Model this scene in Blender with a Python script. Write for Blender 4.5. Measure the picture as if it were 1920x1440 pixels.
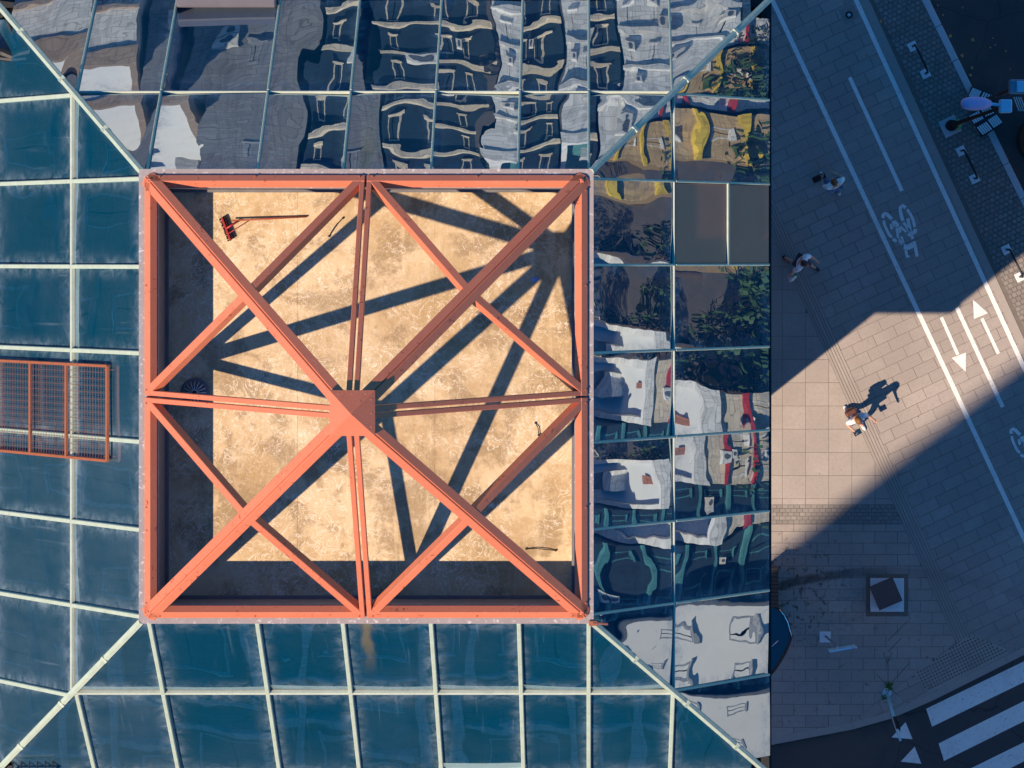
import bpy, bmesh, math, random
from mathutils import Vector, Matrix
random.seed(11)
for o in list(bpy.data.objects): bpy.data.objects.remove(o)
scene = bpy.context.scene
COL = scene.collection
R = math.radians

# ------------------------------------------------------------------ camera
# the drone hovers over the world origin and looks straight down; the photograph
# is an off-centre crop, hence the lens shift
F = 7000.0                      # focal length in photo pixels (photo is 1920 wide)
SG = 72.0                       # photo pixels per metre on the ground
HCAM = F / SG
NX, NY = 1105.0, 485.0          # photo pixel right below the drone
cam = bpy.data.cameras.new('camera'); camo = bpy.data.objects.new('camera', cam); COL.objects.link(camo)
cam.sensor_width = 36.0; cam.lens = F / 1920 * 36
cam.shift_x = (960 - NX) / 1920; cam.shift_y = -(720 - NY) / 1920
cam.clip_start = 1; cam.clip_end = 3000
camo.location = (0, 0, HCAM); camo.rotation_euler = (0, 0, 0)
scene.camera = camo

# ------------------------------------------------------------------ light
AZ = R(38.3); EL = R(50)
travel = Vector((math.cos(AZ) * math.cos(EL), math.sin(AZ) * math.cos(EL), -math.sin(EL)))
world = bpy.data.worlds.new('World'); scene.world = world; world.use_nodes = True
wn = world.node_tree.nodes; wl = world.node_tree.links
sky = wn.new('ShaderNodeTexSky'); sky.sky_type = 'NISHITA'; sky.sun_disc = False
sky.sun_elevation = EL; sky.sun_rotation = math.atan2(-travel.x, -travel.y) % (2 * math.pi)
sky.altitude = 200; sky.air_density = 1.0; sky.dust_density = 0.0; sky.ozone_density = 8.0
bg = wn['Background']; bg.inputs[1].default_value = 0.09
gain = wn.new('ShaderNodeMix'); gain.data_type = 'RGBA'; gain.blend_type = 'MULTIPLY'; gain.inputs[0].default_value = 1.0
gain.inputs[7].default_value = (0.10, 1.02, 1.42, 1)      # the photograph's cool white balance in open shade
wl.new(sky.outputs[0], gain.inputs[6]); wl.new(gain.outputs[2], bg.inputs[0])
sun = bpy.data.lights.new('sun', 'SUN'); sun.energy = 5.0; sun.angle = R(0.53); sun.color = (1.0, 0.80, 0.60)
suno = bpy.data.objects.new('sun', sun); COL.objects.link(suno)
suno.rotation_euler = travel.to_track_quat('-Z', 'Y').to_euler()
suno.location = (-60, -60, 120)
scene.view_settings.view_transform = 'Standard'; scene.view_settings.look = 'None'
scene.view_settings.exposure = 0.5; scene.view_settings.gamma = 1.0
scene.render.engine = 'CYCLES'
scene.cycles.diffuse_bounces = 2

# ------------------------------------------------------------------ materials
class NT:
    def __init__(s, name):
        s.m = bpy.data.materials.new(name); s.m.use_nodes = True
        s.t = s.m.node_tree; s.n = s.t.nodes; s.l = s.t.links
        s.b = s.n['Principled BSDF']; s.out = s.n['Material Output']
    def link(s, a, b): s.l.new(a, b)
    def _set(s, sock, v):
        if hasattr(v, 'is_linked') or isinstance(v, bpy.types.NodeSocket): s.l.new(v, sock)
        else:
            if sock.type == 'RGBA' and len(v) == 3: v = (*v, 1)
            sock.default_value = v
    def pos(s):
        return s.n.new('ShaderNodeNewGeometry').outputs['Position']
    def objc(s): return s.n.new('ShaderNodeTexCoord').outputs['Object']
    def uv(s): return s.n.new('ShaderNodeTexCoord').outputs['UV']
    def rnd(s): return s.n.new('ShaderNodeObjectInfo').outputs['Random']
    def attr(s, nm):
        a = s.n.new('ShaderNodeAttribute'); a.attribute_name = nm; return a.outputs['Fac']
    def noise(s, vec, scale=5, detail=4, rough=.6, dist=0, out=0):
        t = s.n.new('ShaderNodeTexNoise'); s.l.new(vec, t.inputs['Vector'])
        t.inputs['Scale'].default_value = scale; t.inputs['Detail'].default_value = detail
        t.inputs['Roughness'].default_value = rough; t.inputs['Distortion'].default_value = dist
        return t.outputs[out]
    def voro(s, vec, scale=5, feature='F1', out='Distance'):
        t = s.n.new('ShaderNodeTexVoronoi'); t.feature = feature; s.l.new(vec, t.inputs['Vector'])
        t.inputs['Scale'].default_value = scale; return t.outputs[out]
    def math(s, op, a, b=None, c=None, clamp=False):
        t = s.n.new('ShaderNodeMath'); t.operation = op; t.use_clamp = clamp
        s._set(t.inputs[0], a)
        if b is not None: s._set(t.inputs[1], b)
        if c is not None: s._set(t.inputs[2], c)
        return t.outputs[0]
    def ramp(s, v, a, b, lo=0., hi=1., smooth=True):
        t = s.n.new('ShaderNodeMapRange'); t.interpolation_type = 'SMOOTHSTEP' if smooth else 'LINEAR'
        s._set(t.inputs['Value'], v)
        for k, x in (('From Min', a), ('From Max', b), ('To Min', lo), ('To Max', hi)): t.inputs[k].default_value = x
        return t.outputs[0]
    def mix(s, f, a, b, blend='MIX'):
        t = s.n.new('ShaderNodeMix'); t.data_type = 'RGBA'; t.blend_type = blend
        s._set(t.inputs[0], f); s._set(t.inputs[6], a); s._set(t.inputs[7], b)
        return t.outputs[2]
    def scalev(s, vec, sc):
        t = s.n.new('ShaderNodeMapping'); s.l.new(vec, t.inputs[0]); t.inputs['Scale'].default_value = sc
        return t.outputs[0]
    def sep(s, vec):
        t = s.n.new('ShaderNodeSeparateXYZ'); s.l.new(vec, t.inputs[0]); return t.outputs
    def bump(s, h, strength=.3, dist=.01):
        t = s.n.new('ShaderNodeBump'); t.inputs['Strength'].default_value = strength
        t.inputs['Distance'].default_value = dist; s.l.new(h, t.inputs['Height']); return t.outputs[0]
    def set(s, k, v): s._set(s.b.inputs[k], v)

def mul(c, k): return tuple(min(1, x * k) for x in c)
def simple(name, col, rough=.6, metal=0., var=.18, scale=3., bump=.15, fine=40., spec=.4, coat=0., alt=None, altf=(.55, .7)):
    N = NT(name); p = N.pos()
    f = N.noise(p, scale, 5, .65)
    c = N.mix(f, mul(col, 1 - var), mul(col, 1 + var))
    if alt:
        c = N.mix(N.ramp(N.noise(p, scale * 2.3, 6, .7, .4), *altf), c, alt)
    N.set('Base Color', c); N.set('Roughness', rough); N.set('Metallic', metal)
    N.set('Specular IOR Level', spec)
    if coat: N.set('Coat Weight', coat)
    if bump: N.link(N.bump(N.noise(p, fine, 3), bump, .01), N.b.inputs['Normal'])
    return N.m

M = {}
def paver_mat(name, base, var=.10):
    N = NT(name); p = N.pos()
    r = N.math('FRACT', N.math('ADD', N.rnd(), N.attr('rnd')))
    c = N.mix(r, mul(base, 1 - var), mul(base, 1 + var))
    c = N.mix(N.math('MULTIPLY', N.ramp(r, .93, .94), .5), c, mul(base, .62))
    c = N.mix(N.math('MULTIPLY', N.ramp(r, .05, .04), .5), c, mul(base, 1.3))
    c = N.mix(N.ramp(N.noise(p, .35, 4, .6), .35, .7), c, mul(base, .80), 'MIX')
    c = N.mix(N.math('MULTIPLY', N.ramp(N.noise(p, 55, 3, .8), .35, .7), .45), c, mul(base, .72))
    c = N.mix(N.math('MULTIPLY', N.ramp(N.noise(p, 11, 5, .75), .42, .68), .4), c, mul(base, .70))
    c = N.mix(N.math('MULTIPLY', N.ramp(N.noise(p, 21, 4, .8), .58, .72), .4), c, mul(base, 1.35))
    # blotchy grime and old chewing gum
    g = N.math('MULTIPLY', N.ramp(N.voro(p, 3.1), .075, .02), N.ramp(N.noise(p, 1.3, 2), .5, .6))
    g2 = N.math('MULTIPLY', N.ramp(N.voro(p, 8.0), .10, .04), N.ramp(N.noise(p, .9, 2), .52, .6))
    c = N.mix(N.math('MULTIPLY', N.math('MAXIMUM', g, g2), .7), c, (.035, .032, .03))
    # an old curved trench scar and drip stains near the tower's south-east corner
    X, Y, Z = N.sep(p)
    k = N.math('DIVIDE', N.math('SUBTRACT', X, 7.71), 2.78)
    yc = N.math('SUBTRACT', -8.15, N.math('MULTIPLY', N.math('MULTIPLY', k, k), .375))
    wob = N.math('MULTIPLY', N.math('SUBTRACT', N.noise(p, 4, 4, .7), .5), .16)
    dd = N.math('ABSOLUTE', N.math('ADD', N.math('SUBTRACT', Y, yc), wob))
    band = N.ramp(dd, .17, .06)
    fade = N.math('MULTIPLY', N.ramp(X, 9.5, 5.5, .12, .9), N.ramp(N.noise(p, 2.2, 3), .2, .5, .5, 1))
    c = N.mix(N.math('MULTIPLY', band, fade), c, mul(base, .26))
    bl = N.math('MULTIPLY', N.ramp(N.noise(p, 5.5, 5, .7), .54, .62), N.math('MULTIPLY', N.ramp(X, 7.6, 5.6), N.ramp(N.math('ABSOLUTE', N.math('ADD', Y, 8.6)), 1.9, .6)))
    c = N.mix(N.math('MULTIPLY', bl, .75), c, (.04, .036, .035))
    bl2 = N.math('MULTIPLY', N.ramp(N.noise(N.scalev(p, (1, 2, 1)), 3, 5, .75), .60, .66), N.ramp(N.math('ABSOLUTE', N.math('ADD', Y, 11.2)), 2.4, 1.0))
    c = N.mix(N.math('MULTIPLY', bl2, .55), c, (.05, .045, .045))
    N.set('Base Color', c); N.set('Roughness', .82); N.set('Specular IOR Level', .25)
    N.link(N.bump(N.noise(p, 70, 4, .7), .35, .006), N.b.inputs['Normal'])
    return N.m
PAV = (.375, .325, .285)
M['paver'] = paver_mat('paver_concrete', PAV)
M['paver_lane'] = paver_mat('paver_lane', (.365, .315, .28))
M['cobble'] = paver_mat('cobble_stone', (.27, .24, .215), .35)
M['joint'] = simple('joint_sand', (.16, .135, .115), .95, var=.3, scale=8)
M['tactile'] = simple('tactile_concrete', (.33, .29, .255), .85, var=.12, scale=6)
M['kerb'] = simple('kerb_granite', (.50, .50, .50), .8, var=.18, scale=14, bump=.3)
def asphalt():
    N = NT('asphalt'); p = N.pos()
    c = N.mix(N.noise(p, 90, 3, .8), (.028, .028, .03), (.085, .08, .078))
    c = N.mix(N.ramp(N.noise(p, .5, 5, .65), .4, .7), c, (.085, .07, .062))
    cr = N.ramp(N.voro(N.mix(.25, p, N.noise(p, 1.5, 4, .6, 0, 1)), .33, 'DISTANCE_TO_EDGE'), .006, .0)
    c = N.mix(N.math('MULTIPLY', cr, .5), c, (.012, .012, .012))
    N.set('Base Color', c); N.set('Roughness', .85)
    N.link(N.bump(N.noise(p, 120, 3, .8), .5, .008), N.b.inputs['Normal'])
    return N.m
M['asphalt'] = asphalt()
def paint():
    N = NT('road_paint'); p = N.pos()
    c = N.mix(N.noise(p, 6, 4), (.80, .78, .73), (.68, .66, .62))
    w = N.math('MAXIMUM', N.ramp(N.noise(p, 13, 6, .8, .3), .56, .63), N.math('MULTIPLY', N.ramp(N.noise(p, 1.7, 5, .7), .54, .68), .35))
    c = N.mix(N.math('MULTIPLY', w, .6), c, (.26, .22, .19))
    d = N.ramp(N.voro(p, 5), .055, .02)
    c = N.mix(N.math('MULTIPLY', d, N.ramp(N.noise(p, 2, 2), .5, .55)), c, (.05, .05, .05))
    N.set('Base Color', c); N.set('Roughness', .7)
    N.link(N.bump(N.noise(p, 60, 3), .3, .005), N.b.inputs['Normal'])
    return N.m
M['paint'] = paint()

def glass():
    N = NT('mirror_glass'); uv = N.uv(); p = N.pos()
    u, v, _ = N.sep(uv)
    rnd = N.rnd()
    eu = N.math('MINIMUM', u, N.math('SUBTRACT', 1, u)); ev = N.math('MINIMUM', v, N.math('SUBTRACT', 1, v))
    e = N.math('MINIMUM', eu, ev)
    n1 = N.noise(p, 5, 6, .7, .6)
    edge = N.math('MULTIPLY', N.math('POWER', N.ramp(e, .24, .0), 1.6), N.ramp(n1, .30, .72))
    # rain streaks run down the slope (v)
    sv = N.n.new('ShaderNodeCombineXYZ'); N.link(N.math('MULTIPLY', u, 16.), sv.inputs[0]); N.link(N.math('MULTIPLY', v, 1.3), sv.inputs[1])
    N.link(N.math('MULTIPLY', rnd, 37.), sv.inputs[2])
    st = N.ramp(N.noise(sv.outputs[0], 1.0, 4, .6, .35), .60, .74)
    st = N.math('MULTIPLY', st, N.ramp(v, .85, .1, .05, .55))
    X_, Y_, Z_ = N.sep(p)
    grime = N.math('MULTIPLY', N.ramp(N.math('ADD', Y_, N.math('MULTIPLY', N.noise(p, .8, 3), 1.6)), -.2, -2.0), N.ramp(X_, -5.0, -5.9))
    haze = N.math('ADD', N.ramp(N.noise(p, .5, 4, .6), .42, .72, .0, .05), N.math('MULTIPLY', N.math('MULTIPLY', grime, N.ramp(N.noise(N.scalev(p, (1, 3, 1)), 1.6, 4, .6), .2, .7, .5, 1)), .11))
    dust = N.math('ADD', N.math('ADD', N.math('MULTIPLY', edge, .42), N.math('MULTIPLY', st, .35)), haze, clamp=True)
    speck = N.math('MULTIPLY', N.ramp(N.voro(p, 7), .05, .02), .35)
    dust = N.math('MAXIMUM', dust, speck)
    body = N.mix(rnd, (.001, .055, .105), (.001, .092, .160))
    body = N.mix(N.noise(p, 1.4, 3), body, (.002, .080, .145))
    col = N.mix(dust, body, (.36, .42, .47))
    rx = N.math('ABSOLUTE', N.math('ADD', N.math('ADD', X_, 2.80), N.math('MULTIPLY', N.math('SUBTRACT', N.noise(N.scalev(p, (3, 1, 1)), 2.5, 4), .5), .22)))
    rr = N.math('MULTIPLY', N.math('MULTIPLY', N.ramp(rx, .11, .02), N.ramp(Z_, Z1 - 1.35, Z1 - .3)), N.ramp(N.math('ABSOLUTE', N.math('ADD', Y_, 1.72)), 2.7, 2.8, 0, .55))
    col = N.mix(rr, col, (.30, .21, .07)); dust = N.math('MAXIMUM', dust, N.math('MULTIPLY', rr, .6))
    dif = N.n.new('ShaderNodeBsdfDiffuse'); N.link(col, dif.inputs[0])
    glo = N.n.new('ShaderNodeBsdfGlossy'); glo.inputs[0].default_value = (.68, .82, .90, 1); glo.inputs['Roughness'].default_value = 0.0
    N.link(N.bump(N.noise(p, 2.6, 1, .4), .05, .012), glo.inputs['Normal'])
    mx = N.n.new('ShaderNodeMixShader')
    fac = N.math('MULTIPLY', N.ramp(dust, 0, .8, .62, .15), N.ramp(rnd, 0, 1, .85, 1.0))
    N.link(fac, mx.inputs[0]); N.link(dif.outputs[0], mx.inputs[1]); N.link(glo.outputs[0], mx.inputs[2])
    N.link(mx.outputs[0], N.out.inputs[0])
    return N.m
Z1 = HCAM - F / 150.0
M['glass'] = glass()
M['mullion'] = simple('mullion_paint', (.40, .46, .36), .55, var=.25, scale=7, bump=.3, fine=25, alt=(.20, .12, .08), altf=(.62, .72))
M['transom'] = simple('transom_paint', (.42, .46, .38), .55, var=.25, scale=7, bump=.2, alt=(.20, .13, .09), altf=(.64, .74))
M['curb'] = simple('curb_zinc', (.27, .23, .23), .7, .0, var=.2, scale=6, bump=.3, alt=(.50, .46, .45), altf=(.55, .65))
M['w_unit'] = simple('grey_unit', (.12, .11, .125), .6, var=.2, scale=4)
M['blocker_dark'] = simple('blocker_dark', (.02, .022, .028), .8)
def salmon():
    N = NT('salmon_paint'); p = N.pos()
    c = N.mix(N.noise(p, 1.6, 5, .6), (.54, .145, .075), (.61, .185, .10))
    c = N.mix(N.math('MULTIPLY', N.ramp(N.noise(p, 9, 6, .75, .3), .56, .70), .35), c, (.64, .26, .17))
    rust = N.math('MULTIPLY', N.ramp(N.noise(p, 14, 6, .8, .5), .585, .625), N.ramp(N.noise(p, 1.3, 3), .46, .58))
    run = N.math('MULTIPLY', N.ramp(N.noise(N.scalev(p, (1, 1, .25)), 22, 4, .7), .60, .72), .35)
    c = N.mix(run, c, (.36, .10, .06))
    c = N.mix(rust, c, (.16, .045, .03))
    N.set('Base Color', c); N.set('Roughness', .5); N.set('Specular IOR Level', .35)
    N.link(N.bump(N.noise(p, 30, 4), .12, .01), N.b.inputs['Normal'])
    return N.m
M['salmon'] = salmon()
def wellfloor():
    N = NT('roof_coating'); p = N.pos()
    a = N.noise(p, .9, 6, .65, .4); b = N.noise(p, 4.5, 6, .75, .8)
    c = N.mix(N.ramp(a, .35, .65), (.40, .27, .135), (.60, .455, .275))
    c = N.mix(N.math('MULTIPLY', N.ramp(b, .52, .66), .5), c, (.40, .25, .115))
    c = N.mix(N.math('MULTIPLY', N.ramp(N.noise(p, 1.7, 6, .66, .3), .49, .60), .75), c, (.27, .185, .10))
    # pale scuffs and trowel veins
    w = N.math('ABSOLUTE', N.math('SUBTRACT', N.noise(p, 5.0, 5, .6, 1.6), .5))
    c = N.mix(N.math('MULTIPLY', N.ramp(w, .020, .0), N.ramp(N.noise(p, 1.2, 3), .36, .56, 0, .85)), c, (.78, .70, .57))
    w2 = N.math('ABSOLUTE', N.math('SUBTRACT', N.noise(p, 9.0, 4, .6, 2.5), .5))
    c = N.mix(N.math('MULTIPLY', N.ramp(w2, .014, .0), N.ramp(N.noise(p, .8, 3), .42, .58, 0, .75)), c, (.74, .64, .49))
    c = N.mix(N.math('MULTIPLY', N.ramp(N.noise(p, 16, 5, .8), .52, .68), .4), c, (.68, .55, .38))
    sv = N.scalev(p, (9, .7, 1))
    c = N.mix(N.math('MULTIPLY', N.ramp(N.noise(sv, 1.0, 4, .6), .55, .7), .35), c, (.70, .56, .36))
    N.set('Base Color', c); N.set('Roughness', .85); N.set('Specular IOR Level', .2)
    N.link(N.bump(N.noise(p, 14, 6, .7), .35, .02), N.b.inputs['Normal'])
    return N.m
M['wellfloor'] = wellfloor()
M['wellwall'] = simple('well_wall', (.16, .15, .15), .85, var=.35, scale=5)
M['brown_panel'] = simple('brown_panel', (.55, .22, .13), .75, var=.1, scale=3, bump=.15)
M['black'] = simple('black_paint', (.012, .012, .014), .5)
M['steel'] = simple('galvanised_steel', (.55, .57, .58), .45, .6, var=.15, scale=20)
M['rustorange'] = simple('rusty_orange_paint', (.30, .090, .040), .65, var=.25, scale=8, alt=(.18, .06, .035), altf=(.6, .7))
M['wire_rust'] = simple('rusty_wire', (.17, .070, .055), .7, var=.25, scale=9)
M['red_plastic'] = simple('red_plastic', (.30, .02, .025), .4)
M['bristle'] = simple('dark_bristle', (.03, .012, .012), .9, fine=120, bump=.8)
M['wood_handle'] = simple('broom_handle', (.30, .07, .03), .5, var=.3, scale=9)
M['white_stone'] = simple('white_stone', (.72, .71, .70), .75, var=.12, scale=9, alt=(.45, .42, .40), altf=(.62, .7))
M['brown_box'] = simple('brown_steel', (.11, .065, .06), .6, var=.2, scale=5)
M['timber'] = simple('brown_timber', (.09, .065, .045), .7, var=.35, scale=10)
M['lamp_head'] = simple('lilac_lamp_housing', (.75, .46, .70), .4, var=.08)
M['pale_blue'] = simple('pale_blue_paint', (.30, .62, .78), .45, var=.08)
M['blue_grey'] = simple('blue_grey_paint', (.16, .26, .34), .45, .2)
M['chrome'] = simple('chrome', (.8, .8, .8), .12, 1.0, bump=0)
M['dark_glass'] = simple('dark_tinted_glass', (.01, .035, .06), .05, bump=0, spec=.8)
M['leaf_dry'] = simple('dry_leaf', (.50, .24, .10), .8, var=.4, scale=20)
M['weed'] = simple('weed_green', (.06, .14, .02), .7, var=.3, scale=20)
M['rag_blue'] = simple('blue_rag', (.22, .33, .60), .9, var=.2, scale=20)
M['bark'] = simple('bark', (.10, .07, .05), .9, var=.3, scale=10)
M['leaf'] = simple('foliage', (.035, .080, .022), .65, var=.5, scale=1.2)
for nm, c, ro in (('skin', (.58, .31, .22), .55), ('hair_brown', (.19, .085, .03), .6), ('hair_dark', (.07, .04, .03), .6),
                  ('shirt_aqua', (.70, .86, .82), .85), ('shirt_white', (.86, .88, .90), .85), ('top_white', (.80, .80, .80), .85),
                  ('jeans', (.10, .17, .33), .9), ('shorts_dark', (.05, .06, .09), .9), ('shoe_white', (.70, .70, .70), .6), ('shoe_dark', (.03, .03, .03), .6),
                  ('leather_brown', (.10, .035, .025), .55), ('bag_black', (.015, .012, .016), .6), ('plastic_white', (.75, .80, .82), .4), ('plastic_green', (.02, .22, .10), .4)):
    M[nm] = simple(nm, c, ro, var=.12, scale=12)

# ------------------------------------------------------------------ object helpers
def tag(o, label=None, cat=None, group=None, kind=None):
    if label: o['label'] = label
    if cat: o['category'] = cat
    if group: o['group'] = group
    if kind: o['kind'] = kind
    return o
def empty(name, loc=(0, 0, 0), rz=0):
    o = bpy.data.objects.new(name, None); COL.objects.link(o)
    o.location = loc; o.rotation_euler = (0, 0, rz); o.empty_display_size = .3
    return o
def mworld(o):
    m = Matrix.LocRotScale(o.location, o.rotation_euler, o.scale)
    return (mworld(o.parent) @ o.matrix_parent_inverse @ m) if o.parent else m
def link(name, me, parent=None, loc=None, rot=None, world=True):
    """world=True: vertices (or loc) are world coordinates even under a parent"""
    o = bpy.data.objects.new(name, me); COL.objects.link(o)
    if loc is not None: o.location = loc
    if rot is not None: o.rotation_euler = rot
    if parent is not None:
        o.parent = parent
        if world: o.matrix_parent_inverse = mworld(parent).inverted()
    return o
def mats(me, m):
    for x in (m if isinstance(m, (list, tuple)) else [m]): me.materials.append(M[x] if isinstance(x, str) else x)
def mesh(name, verts, faces, m, smooth=False):
    me = bpy.data.meshes.new(name); me.from_pydata([tuple(v) for v in verts], [], faces); mats(me, m)
    if smooth: me.polygons.foreach_set('use_smooth', [True] * len(me.polygons))
    me.update(); return me
class MB:
    def __init__(s): s.v = []; s.f = []; s.mi = []
    def add(s, v, f, mi=0):
        k = len(s.v); s.v += [Vector(x) for x in v]; s.f += [tuple(i + k for i in q) for q in f]; s.mi += [mi] * len(f); return s
    def box(s, a, b, mi=0):
        (x0, y0, z0), (x1, y1, z1) = a, b
        return s.add([(x0,y0,z0),(x1,y0,z0),(x1,y1,z0),(x0,y1,z0),(x0,y0,z1),(x1,y0,z1),(x1,y1,z1),(x0,y1,z1)],
                     [(3,2,1,0),(4,5,6,7),(0,1,5,4),(1,2,6,5),(2,3,7,6),(3,0,4,7)], mi)
    def bar(s, p, q, ax, ay, w0, w1, d0, d1, mi=0):
        """bar from p to q; cross-section spans w0..w1 along ax and d0..d1 along ay"""
        p, q, ax, ay = map(Vector, (p, q, ax, ay)); v = []
        for c in (p, q):
            v += [c + ax*w0 + ay*d0, c + ax*w1 + ay*d0, c + ax*w1 + ay*d1, c + ax*w0 + ay*d1]
        f = [(3,2,1,0),(4,5,6,7),(0,1,5,4),(1,2,6,5),(2,3,7,6),(3,0,4,7)]
        if (q - p).dot(ax.cross(ay)) < 0: f = [t[::-1] for t in f]
        return s.add(v, f, mi)
    def tube(s, pts, rad, n=8, mi=0, cap=True):
        pts = [Vector(p) for p in pts]; rad = rad if isinstance(rad, (list, tuple)) else [rad] * len(pts)
        base = len(s.v); prev = None
        for i, p in enumerate(pts):
            t = (pts[min(i + 1, len(pts) - 1)] - pts[max(i - 1, 0)]).normalized()
            a = t.orthogonal().normalized() if prev is None else (prev - t * prev.dot(t)).normalized()
            prev = a; b = t.cross(a)
            for k in range(n):
                g = 2 * math.pi * k / n; s.v.append(p + (a * math.cos(g) + b * math.sin(g)) * rad[i])
        for i in range(len(pts) - 1):
            for k in range(n):
                k2 = (k + 1) % n
                s.f.append((base+i*n+k, base+i*n+k2, base+(i+1)*n+k2, base+(i+1)*n+k)); s.mi.append(mi)
        if cap:
            s.f.append(tuple(base + k for k in reversed(range(n)))); s.mi.append(mi)
            e = base + (len(pts) - 1) * n; s.f.append(tuple(e + k for k in range(n))); s.mi.append(mi)
        return s
    def prism(s, poly, z0, z1, mi=0):
        n = len(poly); a = sum(poly[i][0]*poly[(i+1)%n][1] - poly[(i+1)%n][0]*poly[i][1] for i in range(n))
        if a < 0: poly = poly[::-1]
        v = [(x, y, z0) for x, y in poly] + [(x, y, z1) for x, y in poly]
        f = [tuple(reversed(range(n))), tuple(range(n, 2*n))] + [(i, (i+1)%n, n+(i+1)%n, n+i) for i in range(n)]
        return s.add(v, f, mi)
    def ell(s, c, r, nu=14, nv=9, mi=0, zmin=-1):
        k = len(s.v); c = Vector(c)
        for j in range(nv + 1):
            ph = math.asin(zmin) + (math.pi/2 - math.asin(zmin)) * j / nv
            for i in range(nu):
                th = 2*math.pi*i/nu
                s.v.append(c + Vector((r[0]*math.cos(ph)*math.cos(th), r[1]*math.cos(ph)*math.sin(th), r[2]*math.sin(ph))))
        for j in range(nv):
            for i in range(nu):
                i2 = (i+1) % nu; s.f.append((k+j*nu+i, k+j*nu+i2, k+(j+1)*nu+i2, k+(j+1)*nu+i)); s.mi.append(mi)
        return s
    def me(s, name, m, smooth=False):
        me = mesh(name, s.v, s.f, m, smooth)
        if any(s.mi): me.polygons.foreach_set('material_index', s.mi)
        return me
    def build(s, name, m, parent=None, smooth=False, **k):
        return link(name, s.me(name, m, smooth), parent, **k)
def bevel(o, w=.01, seg=1):
    b = o.modifiers.new('bevel', 'BEVEL'); b.width = w; b.segments = seg; b.limit_method = 'ANGLE'; return o
def G(px, py): return ((px - NX) / SG, (NY - py) / SG)
def A(px, py, z):
    s = F / (HCAM - z); return Vector(((px - NX) / s, (NY - py) / s, z))

# ================================================================== THE TOWER
Z1 = HCAM - F / 150.0            # top edge of the sloping glass
Z2 = HCAM - F / 139.6            # eave
DROP = Z1 - Z2
CX, CY = -2.787, -1.72           # tower axis
XW, XE, YS, YN = CX - 2.813, CX + 2.813, CY - 2.807, CY + 2.807
RUN = 2.417; TM = .44
HB = 8.86 * math.tan(EL)         # underside of the overhanging upper storeys
tower = empty('glass_tower', (CX, CY, 0))
tag(tower, 'square glass tower with sloping mirrored crown around a sunken sandy roof', 'tower')
eo = 2.813 + RUN
def wall_ring(name, x0, y0, x1, y1, z0, z1, th, m):
    b = MB()
    b.box((x0, y0, z0), (x1, y0 + th, z1)).box((x0, y1 - th, z0), (x1, y1, z1))
    b.box((x0, y0 + th, z0), (x0 + th, y1 - th, z1)).box((x1 - th, y0 + th, z0), (x1, y1 - th, z1))
    return b.build(name, m, tower)
MB().box((CX - eo + .88, CY - eo + .88, 0), (CX + eo - .88, CY + eo - .88, HB)).build('lower_wall', 'brown_panel', tower)
MB().box((CX - eo + .03, CY - eo + .03, HB), (CX + eo - .03, CY + eo - .03, Z2 - .30)).build('curtain_wall', 'dark_glass', tower)
zz = HB + .1
while zz < Z2 - 1:
    wall_ring('floor_band', CX - eo - .0, CY - eo - .0, CX + eo + .0, CY + eo + .0, zz, zz + .35, .2, 'blue_grey'); zz += 3.4
wall_ring('eave_gutter', CX - eo - .005, CY - eo - .005, CX + eo + .005, CY + eo + .005, Z2 - .30, Z2 - .05, .14, 'black')
# unseen dark backing added under the sloping panes to block light
b = MB(); e2 = eo - .10; e1 = 2.813 - .02
b.add([(CX-e2,CY-e2,Z2-.22),(CX+e2,CY-e2,Z2-.22),(CX+e2,CY+e2,Z2-.22),(CX-e2,CY+e2,Z2-.22),
       (CX-e1,CY-e1,Z1-.12),(CX+e1,CY-e1,Z1-.12),(CX+e1,CY+e1,Z1-.12),(CX-e1,CY+e1,Z1-.12)],
      [(0,1,5,4),(1,2,6,5),(2,3,7,6),(3,0,4,7)])
b.build('light_blocker', 'blocker_dark', tower)

SIDES = {
 'N': dict(pt=lambda a, t: Vector((a, YN + RUN*t, Z1 - DROP*t)), n=Vector((0, DROP, RUN)).normalized(), lo=XW, hi=XE,
           ms=[-6.62, -5.53, -4.15, -3.08, -1.98, -.893, -.007, 1.07]),
 'S': dict(pt=lambda a, t: Vector((a, YS - RUN*t, Z1 - DROP*t)), n=Vector((0, -DROP, RUN)).normalized(), lo=XW, hi=XE,
           ms=[-6.62, -5.50, -4.15, -3.08, -1.98, -.88, -.007, 1.08]),
 'W': dict(pt=lambda a, t: Vector((XW - RUN*t, a, Z1 - DROP*t)), n=Vector((-DROP, 0, RUN)).normalized(), lo=YS, hi=YN,
           ms=[-5.64, -4.47, -3.387, -2.287, -1.18, -.10, 1.0, 2.11]),
 'E': dict(pt=lambda a, t: Vector((XE + RUN*t, a, Z1 - DROP*t)), n=Vector((DROP, 0, RUN)).normalized(), lo=YS, hi=YN,
           ms=[-5.58, -4.45, -3.387, -2.30, -1.18, -.08, 1.0, 2.13]),
}
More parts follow.
